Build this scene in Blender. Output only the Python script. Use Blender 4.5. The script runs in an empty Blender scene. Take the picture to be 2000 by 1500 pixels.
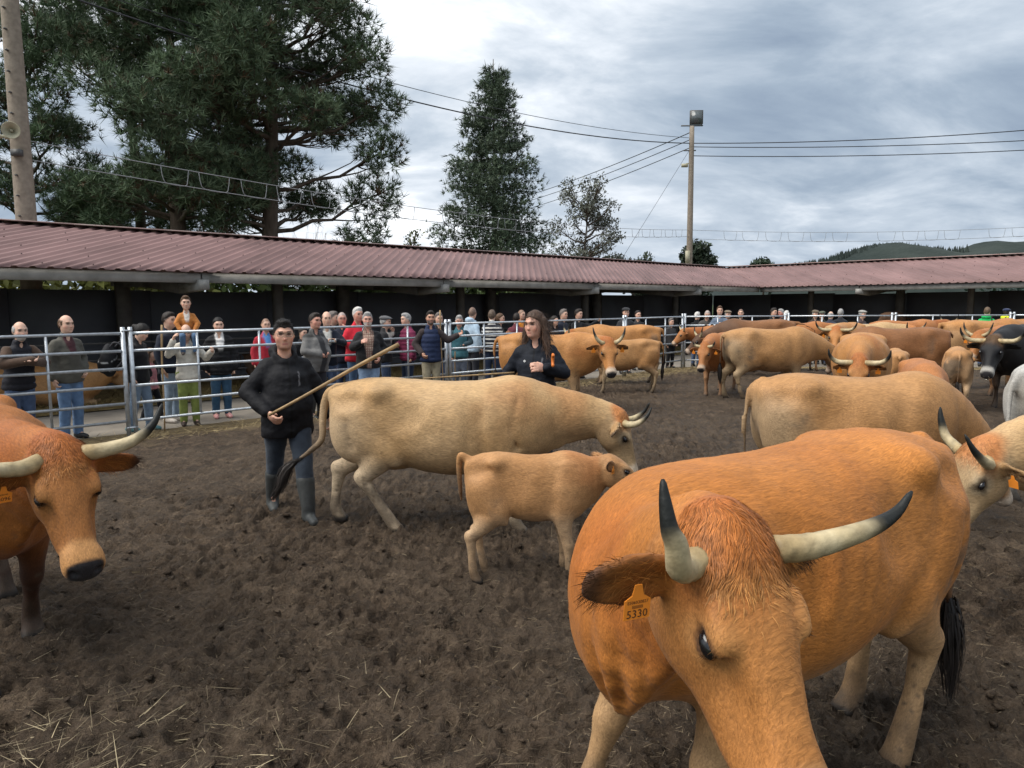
import bpy, math, random, time
import numpy as np
from mathutils import Vector, Matrix
T0 = time.time()
rnd = random.Random(7)
R = math.radians
scene = bpy.context.scene
COL = scene.collection

# ------------------------------------------------------------------ camera
cam_data = bpy.data.cameras.new('camera')
cam_data.sensor_width = 36.0
cam_data.lens = 1420 / 2000 * 36.0
cam_data.clip_start = 0.05
cam_data.clip_end = 6000
cam = bpy.data.objects.new('camera', cam_data)
COL.objects.link(cam)
cam.matrix_world = (Matrix.Translation((0, 0, 1.9)) @ Matrix.Rotation(R(90) - math.atan(155 / 1420), 4, 'X')
                    @ Matrix.Rotation(-0.006, 4, 'Z'))
scene.camera = cam

# ------------------------------------------------------------------ sky, sun, exposure
SUN_EL, SUN_AZ = 57.0, -112.0          # azimuth from +Y towards +X
world = bpy.data.worlds.new('World')
scene.world = world
world.use_nodes = True
nt = world.node_tree
N = nt.nodes
L = nt.links
N.clear()
def wn(t, **kw):
    n = N.new(t)
    for k, v in kw.items():
        setattr(n, k, v)
    return n
def wmath(op, a, b=None, clamp=False):
    n = wn('ShaderNodeMath', operation=op, use_clamp=clamp)
    for i, v in enumerate((a, b)):
        if v is None:
            continue
        if isinstance(v, (int, float)):
            n.inputs[i].default_value = v
        else:
            L.new(v, n.inputs[i])
    return n.outputs[0]
wout = wn('ShaderNodeOutputWorld')
sky = wn('ShaderNodeTexSky', sky_type='NISHITA', sun_disc=False)
sky.sun_elevation = R(SUN_EL)
sky.sun_rotation = R(SUN_AZ)
bg_sky = wn('ShaderNodeBackground')
bg_sky.inputs[1].default_value = 0.055
L.new(sky.outputs[0], bg_sky.inputs[0])
tc = wn('ShaderNodeTexCoord')
sep = wn('ShaderNodeSeparateXYZ')
L.new(tc.outputs['Generated'], sep.inputs[0])
zc = wmath('ADD', wmath('MAXIMUM', sep.outputs[2], 0.0), 0.34)
px = wmath('DIVIDE', sep.outputs[0], zc)
py = wmath('DIVIDE', sep.outputs[1], zc)
comb = wn('ShaderNodeCombineXYZ')
L.new(px, comb.inputs[0]); L.new(py, comb.inputs[1])
mp = wn('ShaderNodeMapping')
mp.inputs['Rotation'].default_value = (0, 0, R(-28))
mp.inputs['Scale'].default_value = (0.55, 0.85, 1)
mp.inputs['Location'].default_value = (3.1, 1.7, 0)
L.new(comb.outputs[0], mp.inputs[0])
def wnoise(scale, detail, rough, dist):
    n = wn('ShaderNodeTexNoise')
    n.inputs['Scale'].default_value = scale
    n.inputs['Detail'].default_value = detail
    n.inputs['Roughness'].default_value = rough
    n.inputs['Distortion'].default_value = dist
    L.new(mp.outputs[0], n.inputs['Vector'])
    return n.outputs['Fac']
n1 = wnoise(0.95, 9, 0.50, 0.25)
n2 = wnoise(3.6, 9, 0.58, 0.35)
nmix = wmath('ADD', wmath('MULTIPLY', n1, 0.56), wmath('MULTIPLY', n2, 0.44))
ramp = wn('ShaderNodeValToRGB')
cr = ramp.color_ramp
cr.elements[0].position = 0.36; cr.elements[0].color = (0.095, 0.122, 0.162, 1)
cr.elements[1].position = 0.615; cr.elements[1].color = (0.47, 0.485, 0.50, 1)
for p, c in ((0.425, (0.132, 0.162, 0.20)), (0.49, (0.198, 0.226, 0.260)), (0.55, (0.295, 0.315, 0.34))):
    e = cr.elements.new(p); e.color = c + (1,)
L.new(nmix, ramp.inputs[0])
# the sun stands behind the cloud: the cloud layer is brighter round it
sd = Vector((math.sin(R(SUN_AZ)) * math.cos(R(SUN_EL)), math.cos(R(SUN_AZ)) * math.cos(R(SUN_EL)), math.sin(R(SUN_EL))))
dot = wn('ShaderNodeVectorMath', operation='DOT_PRODUCT')
L.new(tc.outputs['Generated'], dot.inputs[0])
dot.inputs[1].default_value = sd
glow = wmath('ADD', wmath('MULTIPLY', wmath('POWER', wmath('MAXIMUM', dot.outputs['Value'], 0.0), 3.0), 0.45), 1.06)
bg_cl = wn('ShaderNodeBackground')
L.new(ramp.outputs[0], bg_cl.inputs[0])
L.new(glow, bg_cl.inputs[1])
cover = wn('ShaderNodeMapRange')
cover.inputs['From Min'].default_value = 0.18
cover.inputs['From Max'].default_value = 0.30
L.new(nmix, cover.inputs['Value'])
cmix = wn('ShaderNodeMixShader')
L.new(cover.outputs[0], cmix.inputs[0])
L.new(bg_sky.outputs[0], cmix.inputs[1])
L.new(bg_cl.outputs[0], cmix.inputs[2])
L.new(cmix.outputs[0], wout.inputs[0])

sun_data = bpy.data.lights.new('sun', 'SUN')
sun_data.energy = 1.5
sun_data.angle = R(48)
sun_data.color = (1.0, 0.95, 0.87)
sun = bpy.data.objects.new('sun', sun_data)
COL.objects.link(sun)
sun.rotation_euler = (-sd).to_track_quat('-Z', 'Y').to_euler()

vs = scene.view_settings
vs.view_transform = 'Standard'
vs.look = 'None'
vs.exposure = 1.52
vs.gamma = 1.0
vs.use_curve_mapping = False
scene.cycles.max_bounces = 6
scene.cycles.diffuse_bounces = 3
scene.cycles.use_denoising = True
# ------------------------------------------------------------------ helpers: objects
def tag(o, label, cat, group=None, kind=None):
    if label: o['label'] = label
    if cat: o['category'] = cat
    if group: o['group'] = group
    if kind: o['kind'] = kind
    return o
def empty(name, loc=(0, 0, 0), rz=0.0, sc=1.0):
    o = bpy.data.objects.new(name, None)
    o.empty_display_size = 0.2
    COL.objects.link(o)
    o.location = loc
    o.rotation_euler = (0, 0, rz)
    o.scale = (sc, sc, sc)
    return o
def mesh_np(name, V, faces, mat, parent=None, col=None, smooth=True, mats=None, midx=None):
    """V (n,3); faces: (m,4) or (m,3) array, or list of such arrays"""
    if not isinstance(faces, (list, tuple)) or np.ndim(faces[0]) == 1:
        faces = [np.asarray(faces)]
    faces = [np.asarray(f, dtype=np.int32) for f in faces if len(f)]
    me = bpy.data.meshes.new(name)
    V = np.asarray(V, dtype=np.float32)
    me.vertices.add(len(V))
    me.vertices.foreach_set('co', V.ravel())
    loops = np.concatenate([f.ravel() for f in faces])
    tot = np.concatenate([np.full(len(f), f.shape[1], dtype=np.int32) for f in faces])
    start = np.concatenate(([0], np.cumsum(tot)[:-1])).astype(np.int32)
    me.loops.add(len(loops))
    me.loops.foreach_set('vertex_index', loops)
    me.polygons.add(len(tot))
    me.polygons.foreach_set('loop_start', start)
    me.polygons.foreach_set('loop_total', tot)
    if smooth:
        me.polygons.foreach_set('use_smooth', np.ones(len(tot), dtype=bool))
    if col is not None:
        a = me.color_attributes.new('Col', 'FLOAT_COLOR', 'POINT')
        c4 = np.ones((len(V), 4), dtype=np.float32)
        c4[:, :3] = col
        a.data.foreach_set('color', c4.ravel())
    me.update(calc_edges=True)
    me.validate()
    if mat is not None:
        me.materials.append(mat)
    o = bpy.data.objects.new(name, me)
    COL.objects.link(o)
    if parent is not None:
        o.parent = parent
    return o
def obj_of(name, me, parent=None, loc=None, rot=None):
    o = bpy.data.objects.new(name, me)
    COL.objects.link(o)
    if parent is not None: o.parent = parent
    if loc is not None: o.location = loc
    if rot is not None: o.rotation_euler = rot
    return o

class MB:
    """collects quads/tris of boxes, tubes ..."""
    def __init__(s): s.V = []; s.Q = []; s.T = []; s.C = []; s.n = 0
    def add(s, V, Q=None, T=None, col=None):
        V = np.asarray(V, dtype=np.float32)
        s.V.append(V)
        if Q is not None and len(Q): s.Q.append(np.asarray(Q) + s.n)
        if T is not None and len(T): s.T.append(np.asarray(T) + s.n)
        if col is not None:
            c = np.asarray(col, dtype=np.float32)
            s.C.append(np.broadcast_to(c, (len(V), 3)) if c.ndim == 1 else c)
        s.n += len(V)
    def box(s, lo, hi, M=None, col=None):
        x0, y0, z0 = lo; x1, y1, z1 = hi
        V = np.array([(x0,y0,z0),(x1,y0,z0),(x1,y1,z0),(x0,y1,z0),(x0,y0,z1),(x1,y0,z1),(x1,y1,z1),(x0,y1,z1)], dtype=np.float32)
        if M is not None:
            M = np.array(M); V = V @ M[:3, :3].T + M[:3, 3]
        s.add(V, [(0,3,2,1),(4,5,6,7),(0,1,5,4),(1,2,6,5),(2,3,7,6),(3,0,4,7)], col=col)
    def bar(s, a, b, w, h, up=(0, 0, 1), col=None):
        a = np.array(a, float); b = np.array(b, float); d = b - a; l = np.linalg.norm(d); d /= l
        u = np.array(up, float); sd_ = np.cross(d, u); sd_ /= np.linalg.norm(sd_); u = np.cross(sd_, d)
        V = []
        for p in (a, b):
            for i, j in ((-1,-1),(1,-1),(1,1),(-1,1)):
                V.append(p + sd_ * i * w / 2 + u * j * h / 2)
        s.add(V, [(0,1,2,3),(7,6,5,4),(0,4,5,1),(1,5,6,2),(2,6,7,3),(3,7,4,0)], col=col)
    def tube(s, pts, r, n=8, col=None, caps=True):
        V, Q, T = tube_np(pts, r, n, caps)
        s.add(V, Q, T, col=col)
    def build(s, name, mat, parent=None, smooth=False):
        col = np.concatenate(s.C) if s.C else None
        f = []
        if s.Q: f.append(np.concatenate(s.Q))
        if s.T: f.append(np.concatenate(s.T))
        return mesh_np(name, np.concatenate(s.V), f, mat, parent, col, smooth)

def frames(P):
    P = np.asarray(P, float)
    Tn = np.gradient(P, axis=0)
    Tn /= np.linalg.norm(Tn, axis=1, keepdims=True) + 1e-9
    u = np.array([0, 0, 1.0]) if abs(Tn[0, 2]) < 0.9 else np.array([1.0, 0, 0])
    A = []; B = []
    for t in Tn:
        a = np.cross(t, u); a /= np.linalg.norm(a) + 1e-9
        b = np.cross(a, t); u = b
        A.append(a); B.append(b)
    return P, Tn, np.array(A), np.array(B)
def tube_np(pts, r, n=8, caps=True):
    P, Tn, A, B = frames(pts)
    r = np.broadcast_to(np.asarray(r, float), (len(P),))
    th = np.linspace(0, 2 * np.pi, n, endpoint=False)
    V = (P[:, None] + r[:, None, None] * (np.cos(th)[None, :, None] * A[:, None] + np.sin(th)[None, :, None] * B[:, None])).reshape(-1, 3)
    Q = []
    for i in range(len(P) - 1):
        for j in range(n):
            k = (j + 1) % n
            Q.append((i*n+j, i*n+k, (i+1)*n+k, (i+1)*n+j))
    T = []
    if caps:
        V = np.vstack((V, P[0], P[-1])); c0 = len(V) - 2; c1 = c0 + 1; e = (len(P) - 1) * n
        for j in range(n):
            k = (j + 1) % n
            T.append((c0, k, j)); T.append((c1, e + j, e + k))
    return V, Q, T
def catmull(P, m=8):
    P = np.asarray(P, float)
    Q = np.vstack((2 * P[0] - P[1], P, 2 * P[-1] - P[-2]))
    out = []
    t = np.linspace(0, 1, m, endpoint=False)[:, None]
    for i in range(1, len(Q) - 2):
        a, b, c, d = Q[i-1], Q[i], Q[i+1], Q[i+2]
        out.append(0.5 * ((2*b) + (c-a)*t + (2*a-5*b+4*c-d)*t*t + (3*b-a-3*c+d)*t**3))
    return np.vstack(out + [P[-1:]])

# ------------------------------------------------------------------ helpers: noise
def _hash(ix, iy, iz, seed):
    h = (ix * 374761393 + iy * 668265263 + iz * 2147483647 + seed * 1274126177) & 0xffffffff
    h = ((h ^ (h >> 13)) * 1274126177) & 0xffffffff
    return ((h ^ (h >> 16)) & 0xffff) / 65535.0
def vnoise(P, seed=0):
    """value noise in [-1,1]; P (n,3)"""
    P = np.asarray(P, dtype=np.float64)
    F = np.floor(P); I = F.astype(np.int64); f = P - F
    f = f * f * (3 - 2 * f)
    r = 0
    for dx in (0, 1):
        wx = f[:, 0] if dx else 1 - f[:, 0]
        for dy in (0, 1):
            wy = f[:, 1] if dy else 1 - f[:, 1]
            for dz in (0, 1):
                wz = f[:, 2] if dz else 1 - f[:, 2]
                r = r + wx * wy * wz * _hash(I[:, 0] + dx, I[:, 1] + dy, I[:, 2] + dz, seed)
    return r * 2 - 1
def fbm(P, oct=4, seed=0, gain=0.5, lac=2.03):
    P = np.asarray(P, dtype=np.float64); a = 1; s = 0; t = 0
    for o in range(oct):
        s = s + a * vnoise(P, seed + o * 17); t += a
        P = P * lac + 11.3; a *= gain
    return s / t
def sstep(a, b, x):
    t = np.clip((x - a) / (b - a), 0, 1)
    return t * t * (3 - 2 * t)
def lerp(a, b, t):
    t = np.asarray(t)[..., None]
    return np.asarray(a) * (1 - t) + np.asarray(b) * t

# ------------------------------------------------------------------ helpers: implicit surfaces (one continuous skin per body)
def axis(lo, hi, h, fine=()):
    """grid line positions from lo to hi, spacing h, finer inside (a, b, hf) spans"""
    out = [lo]
    x = lo
    while x < hi:
        s = h
        for a, b, hf in fine:
            d = max(a - x, x - b, 0)
            s = min(s, hf + d * 0.35)
        x += s
        out.append(x)
    return np.array(out, dtype=np.float32)
def smin(a, b, k):
    h = np.maximum(k - np.abs(a - b), 0) / k
    return np.minimum(a, b) - h * h * k * 0.25
class Field:
    def __init__(s, xs, ys, zs):
        s.ax = (xs, ys, zs)
        s.D = np.full((len(xs), len(ys), len(zs)), 1.0, dtype=np.float32)
    def add(s, prim, k=0.03, sub=False):
        fn, lo, hi = prim
        pad = k + 0.05
        sl = []
        for a, l, h in zip(s.ax, lo, hi):
            i = max(int(np.searchsorted(a, l - pad)) - 1, 0); j = min(int(np.searchsorted(a, h + pad)) + 1, len(a))
            if j <= i: return
            sl.append(slice(i, j))
        sl = tuple(sl)
        X = s.ax[0][sl[0]][:, None, None]; Y = s.ax[1][sl[1]][None, :, None]; Z = s.ax[2][sl[2]][None, None, :]
        d = fn(X, Y, Z).astype(np.float32)
        c = s.D[sl]
        s.D[sl] = -smin(-c, d, k) if sub else smin(c, d, k)
    def mesh(s, smooth=2):
        V, Q = surfnet(s.ax, s.D)
        for _ in range(smooth):
            V = relax(V, Q, 0.5)
        return V, Q
def p_chain(pts, r, ry=None, side=None):
    pts = np.asarray(pts, dtype=np.float32); n = len(pts)
    r = np.broadcast_to(np.asarray(r, np.float32), (n,))
    ry_ = r if ry is None else np.broadcast_to(np.asarray(ry, np.float32), (n,))
    if side is not None:
        side = np.asarray(side, np.float32)
        if side.ndim == 1: side = np.broadcast_to(side, (n, 3))
    m = np.maximum(r, ry_)[:, None]
    lo = (pts - m).min(0); hi = (pts + m).max(0)
    def fn(X, Y, Z):
        best = None
        for i in range(n - 1):
            a, b = pts[i], pts[i+1]; d = b - a; l2 = float(d @ d) + 1e-12
            t = np.clip(((X - a[0]) * d[0] + (Y - a[1]) * d[1] + (Z - a[2]) * d[2]) / l2, 0, 1)
            qx = X - a[0] - t * d[0]; qy = Y - a[1] - t * d[1]; qz = Z - a[2] - t * d[2]
            rr = r[i] + (r[i+1] - r[i]) * t
            q2 = qx * qx + qy * qy + qz * qz
            if side is None:
                dd = np.sqrt(q2) - rr
            else:
                sv = side[i]; ds = qx * sv[0] + qy * sv[1] + qz * sv[2]
                rl = ry_[i] + (ry_[i+1] - ry_[i]) * t
                dn2 = np.maximum(q2 - ds * ds, 0)
                dd = (np.sqrt(ds * ds / (rl * rl) + dn2 / (rr * rr)) - 1) * np.minimum(rr, rl)
            best = dd if best is None else np.minimum(best, dd)
        return best
    return fn, lo, hi
def p_ell(c, rad, M=None):
    c = np.asarray(c, np.float32); rad = np.asarray(rad, np.float32)
    Mx = np.eye(3, dtype=np.float32) if M is None else np.asarray(M, np.float32)   # columns: local axes
    ext = np.sqrt(((Mx * rad[None, :]) ** 2).sum(1))
    def fn(X, Y, Z):
        x = X - c[0]; y = Y - c[1]; z = Z - c[2]
        k0 = 0; k1 = 0
        for i in range(3):
            q = x * Mx[0, i] + y * Mx[1, i] + z * Mx[2, i]
            k0 = k0 + (q / rad[i]) ** 2; k1 = k1 + (q / rad[i] ** 2) ** 2
        k0 = np.sqrt(k0); k1 = np.sqrt(k1) + 1e-6
        return k0 * (k0 - 1) / k1
    return fn, c - ext, c + ext
def p_loft(st, org=(0, 0, 0), M=None, n=2.3):
    """stations (x, top, bottom, halfwidth) along the local x axis"""
    st = np.asarray(st, float)
    fine = catmull(st, 6)
    xs = fine[:, 0]
    o = np.asarray(org, np.float32)
    Mx = np.eye(3, dtype=np.float32) if M is None else np.asarray(M, np.float32)
    cr_ = np.array([[x, y, z] for x in (st[0, 0], st[-1, 0]) for y in (-st[:, 3].max(), st[:, 3].max()) for z in (st[:, 2].min(), st[:, 1].max())]) @ Mx.T + o
    def fn(X, Y, Z):
        x = X - o[0]; y = Y - o[1]; z = Z - o[2]
        if M is None:
            qx, qy, qz = x, y, z
        else:
            qx = x * Mx[0, 0] + y * Mx[1, 0] + z * Mx[2, 0]
            qy = x * Mx[0, 1] + y * Mx[1, 1] + z * Mx[2, 1]
            qz = x * Mx[0, 2] + y * Mx[1, 2] + z * Mx[2, 2]
        top = np.interp(qx, xs, fine[:, 1]); bot = np.interp(qx, xs, fine[:, 2]); w = np.interp(qx, xs, fine[:, 3])
        zc_ = (top + bot) / 2; h = (top - bot) / 2
        nn = (np.abs(qy / w) ** n + np.abs((qz - zc_) / h) ** n) ** (1 / n)
        d = (nn - 1) * np.minimum(w, h)
        dx = np.maximum(np.maximum(xs[0] - qx, qx - xs[-1]), 0)
        return np.where(dx > 0, np.sqrt(np.maximum(d, 0) ** 2 + dx * dx), d)
    return fn, cr_.min(0), cr_.max(0)
def surfnet(ax, D):
    s = D < 0
    nx, ny, nz = D.shape
    cnt = np.zeros((nx-1, ny-1, nz-1), np.int8)
    cs = [(a, b, c) for a in (0, 1) for b in (0, 1) for c in (0, 1)]
    for a, b, c in cs:
        cnt += s[a:nx-1+a, b:ny-1+b, c:nz-1+c]
    act = (cnt > 0) & (cnt < 8)
    I, J, K = np.nonzero(act)
    val = {c: D[I + c[0], J + c[1], K + c[2]] for c in cs}
    acc = np.zeros((len(I), 3)); num = np.zeros(len(I))
    for i, a in enumerate(cs):
        for b in cs[i+1:]:
            if sum(abs(p - q) for p, q in zip(a, b)) != 1: continue
            va, vb = val[a], val[b]
            m = (va < 0) != (vb < 0)
            t = np.where(m, va / np.where(m, va - vb, 1), 0)
            pa = np.array(a, float); pb = np.array(b, float)
            acc += m[:, None] * (pa[None] + t[:, None] * (pb - pa)[None]); num += m
    fr = acc / num[:, None]
    V = np.empty((len(I), 3))
    for d, idx in enumerate((I, J, K)):
        a = ax[d]; V[:, d] = a[idx] + fr[:, d] * (a[idx + 1] - a[idx])
    vid = np.full(act.shape, -1, np.int32); vid[I, J, K] = np.arange(len(I))
    Qs = []
    for d in range(3):
        sa = [slice(1, -1)] * 3; sb = [slice(1, -1)] * 3
        sa[d] = slice(0, -1); sb[d] = slice(1, None)
        A = s[tuple(sa)]; B = s[tuple(sb)]
        ch = np.nonzero(A != B)
        inside = A[ch]
        base = [c.copy() for c in ch]
        for e in range(3):
            if e != d: base[e] = base[e] + 1
        e1, e2 = [(1, 2), (2, 0), (0, 1)][d]
        def g(o1, o2):
            q = [b for b in base]; q[e1] = q[e1] - 1 + o1; q[e2] = q[e2] - 1 + o2
            return vid[q[0], q[1], q[2]]
        q = np.stack((g(0, 0), g(1, 0), g(1, 1), g(0, 1)), 1)
        q[~inside] = q[~inside][:, ::-1]
        Qs.append(q)
    Q = np.concatenate(Qs)
    Q = Q[(Q >= 0).all(1)]
    return V, Q
def relax(V, Q, lam):
    n = len(V); S = np.zeros((n, 3)); c = np.zeros(n)
    for i in range(4):
        a = Q[:, i]; b = Q[:, (i + 1) % 4]
        for d in range(3):
            S[:, d] += np.bincount(a, V[b, d], n) + np.bincount(b, V[a, d], n)
        c += np.bincount(a, minlength=n) + np.bincount(b, minlength=n)
    return V + lam * (S / np.maximum(c, 1)[:, None] - V)
def normals(V, Q):
    fn = np.cross(V[Q[:, 2]] - V[Q[:, 0]], V[Q[:, 3]] - V[Q[:, 1]])
    n = np.zeros_like(V)
    for i in range(4):
        for d in range(3):
            n[:, d] += np.bincount(Q[:, i], fn[:, d], len(V))
    return n / (np.linalg.norm(n, axis=1, keepdims=True) + 1e-12)
def sdf_at(prim, V):
    return prim[0](V[:, 0], V[:, 1], V[:, 2])
def Rmat(yaw, pitch, roll=0.0):
    """columns: forward, left, up; pitch > 0 is nose down (degrees)"""
    m = Matrix.Rotation(R(yaw), 3, 'Z') @ Matrix.Rotation(R(pitch), 3, 'Y') @ Matrix.Rotation(R(roll), 3, 'X')
    return np.array(m)

def ribbons(P, Dir, Nrm, Ln, W, bend, cols, seg=2):
    """thin tapering blades: root P, direction Dir, sag along Nrm"""
    n = len(P)
    S = np.cross(Dir, Nrm); S /= np.linalg.norm(S, axis=1, keepdims=True) + 1e-9
    V = np.empty((n, 2 * seg + 1, 3))
    for i in range(seg):
        t = i / seg
        c = P + Dir * (Ln * t)[:, None] + Nrm * (bend * Ln * t * t)[:, None]
        w = (W * (1 - 0.6 * t))[:, None]
        V[:, 2*i] = c - S * w / 2; V[:, 2*i+1] = c + S * w / 2
    V[:, 2*seg] = P + Dir * Ln[:, None] + Nrm * (bend * Ln)[:, None]
    b = (np.arange(n) * (2 * seg + 1))[:, None]
    Q = [b + np.array([[2*i, 2*i+1, 2*i+3, 2*i+2]]) for i in range(seg - 1)]
    T = b + np.array([[2*seg-2, 2*seg-1, 2*seg]])
    C = np.repeat(cols, 2 * seg + 1, axis=0)
    return V.reshape(-1, 3), [np.concatenate(Q)] if Q else [], T, C

# ------------------------------------------------------------------ helpers: procedural materials
def pmat(name, color=(0.5, 0.5, 0.5), rough=0.75, var=0.18, scale=6.0, bump=0.15, bscale=30.0, attr=False, metal=0.0,
         spec=0.3, color2=None, stretch=(1, 1, 1), bdist=0.02, detail=5, rvar=0.0, sss=0.0, sheen=0.0):
    m = bpy.data.materials.new(name)
    m.use_nodes = True
    t = m.node_tree; n = t.nodes; l = t.links
    b = n['Principled BSDF']
    b.inputs['Roughness'].default_value = rough
    b.inputs['Metallic'].default_value = metal
    b.inputs['Specular IOR Level'].default_value = spec
    if sss:
        b.inputs['Subsurface Weight'].default_value = sss
        b.inputs['Subsurface Radius'].default_value = (0.01, 0.004, 0.002)
        b.inputs['Subsurface Scale'].default_value = 1.0
    if sheen:
        b.inputs['Sheen Weight'].default_value = sheen
        b.inputs['Sheen Roughness'].default_value = 0.5
    tcn = n.new('ShaderNodeTexCoord')
    mpn = n.new('ShaderNodeMapping'); mpn.inputs['Scale'].default_value = stretch
    l.new(tcn.outputs['Object'], mpn.inputs[0])
    nz = n.new('ShaderNodeTexNoise'); nz.inputs['Scale'].default_value = scale; nz.inputs['Detail'].default_value = detail
    l.new(mpn.outputs[0], nz.inputs['Vector'])
    mix = n.new('ShaderNodeMix'); mix.data_type = 'RGBA'; mix.blend_type = 'MIX'
    if attr:
        at = n.new('ShaderNodeAttribute'); at.attribute_name = 'Col'
        lo = n.new('ShaderNodeMix'); lo.data_type = 'RGBA'; lo.blend_type = 'MULTIPLY'; lo.inputs[0].default_value = 1
        hi = n.new('ShaderNodeMix'); hi.data_type = 'RGBA'; hi.blend_type = 'MULTIPLY'; hi.inputs[0].default_value = 1
        l.new(at.outputs['Color'], lo.inputs[6]); l.new(at.outputs['Color'], hi.inputs[6])
        lo.inputs[7].default_value = (1 - var,) * 3 + (1,); hi.inputs[7].default_value = (1 + var,) * 3 + (1,)
        l.new(lo.outputs[2], mix.inputs[6]); l.new(hi.outputs[2], mix.inputs[7])
    else:
        c2 = color2 if color2 is not None else tuple(min(c * (1 + var), 1) for c in color)
        c1 = color if color2 is not None else tuple(c * (1 - var) for c in color)
        mix.inputs[6].default_value = tuple(c1) + (1,); mix.inputs[7].default_value = tuple(c2) + (1,)
    rp = n.new('ShaderNodeMapRange'); rp.inputs['From Min'].default_value = 0.3; rp.inputs['From Max'].default_value = 0.7
    l.new(nz.outputs['Fac'], rp.inputs['Value'])
    l.new(rp.outputs[0], mix.inputs[0])
    l.new(mix.outputs[2], b.inputs['Base Color'])
    if rvar:
        rr = n.new('ShaderNodeMapRange'); rr.inputs['To Min'].default_value = rough - rvar; rr.inputs['To Max'].default_value = rough + rvar
        l.new(nz.outputs['Fac'], rr.inputs['Value']); l.new(rr.outputs[0], b.inputs['Roughness'])
    if bump:
        nb = n.new('ShaderNodeTexNoise'); nb.inputs['Scale'].default_value = bscale; nb.inputs['Detail'].default_value = 4
        l.new(mpn.outputs[0], nb.inputs['Vector'])
        bp = n.new('ShaderNodeBump'); bp.inputs['Strength'].default_value = bump; bp.inputs['Distance'].default_value = bdist
        l.new(nb.outputs['Fac'], bp.inputs['Height']); l.new(bp.outputs[0], b.inputs['Normal'])
    m['base'] = b.name
    return m
# ------------------------------------------------------------------ cattle
def coat_material():
    m = bpy.data.materials.new('cattle_coat')
    m.use_nodes = True
    t = m.node_tree; n = t.nodes; l = t.links
    b = n['Principled BSDF']
    b.inputs['Roughness'].default_value = 0.62
    b.inputs['Specular IOR Level'].default_value = 0.28
    b.inputs['Sheen Weight'].default_value = 0.04
    b.inputs['Sheen Roughness'].default_value = 0.4
    tcn = n.new('ShaderNodeTexCoord')
    at = n.new('ShaderNodeAttribute'); at.attribute_name = 'Col'
    def noise(scale, stretch, rot, detail=3, dist=0.0):
        mp_ = n.new('ShaderNodeMapping'); mp_.inputs['Scale'].default_value = stretch; mp_.inputs['Rotation'].default_value = rot
        l.new(tcn.outputs['Object'], mp_.inputs[0])
        z = n.new('ShaderNodeTexNoise'); z.inputs['Scale'].default_value = scale; z.inputs['Detail'].default_value = detail
        z.inputs['Distortion'].default_value = dist
        l.new(mp_.outputs[0], z.inputs['Vector'])
        return z.outputs['Fac']
    streak = noise(210, (0.13, 1, 0.5), (0, R(28), 0), 3, 0.5)
    clump = noise(34, (0.35, 1, 0.7), (0, R(35), 0), 4, 0.8)
    blot = noise(5, (1, 1, 1), (0, 0, 0), 4)
    def mr(src, a, b_, c, d):
        q = n.new('ShaderNodeMapRange')
        for i, v in enumerate((a, b_, c, d)): q.inputs[1 + i].default_value = v
        l.new(src, q.inputs[0]); return q.outputs[0]
    def mul(a, b_):
        q = n.new('ShaderNodeMath'); q.operation = 'MULTIPLY'; l.new(a, q.inputs[0]); l.new(b_, q.inputs[1]); return q.outputs[0]
    f = mul(mul(mr(streak, 0.3, 0.7, 0.76, 1.24), mr(clump, 0.3, 0.7, 0.91, 1.09)), mr(blot, 0.3, 0.7, 0.88, 1.12))
    vm = n.new('ShaderNodeVectorMath'); vm.operation = 'SCALE'
    l.new(at.outputs['Color'], vm.inputs[0]); l.new(f, vm.inputs['Scale'])
    l.new(vm.outputs[0], b.inputs['Base Color'])
    ad = n.new('ShaderNodeMath'); ad.operation = 'ADD'; l.new(streak, ad.inputs[0]); l.new(clump, ad.inputs[1])
    bp = n.new('ShaderNodeBump'); bp.inputs['Strength'].default_value = 0.35; bp.inputs['Distance'].default_value = 0.006
    l.new(ad.outputs[0], bp.inputs['Height']); l.new(bp.outputs[0], b.inputs['Normal'])
    return m
M_COAT = coat_material()
M_HAIR = pmat('animal_hair', attr=True, rough=0.55, var=0.15, scale=20, bump=0, spec=0.3)
M_HORN = pmat('horn', attr=True, rough=0.5, var=0.22, scale=30, bump=0.5, bscale=70, spec=0.28, stretch=(1, 1, 1), bdist=0.004)
M_EYE = pmat('animal_eye', (0.006, 0.005, 0.006), rough=0.16, var=0, bump=0, spec=0.7)
M_TAG = pmat('ear_tag_plastic', (0.78, 0.25, 0.03), rough=0.45, var=0.1, bump=0.05)
M_TAGINK = pmat('ear_tag_print', (0.06, 0.03, 0.02), rough=0.6, var=0, bump=0)
M_STEEL = pmat('polished_ring', (0.75, 0.72, 0.62), rough=0.25, metal=1.0, var=0.1, bump=0)

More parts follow.
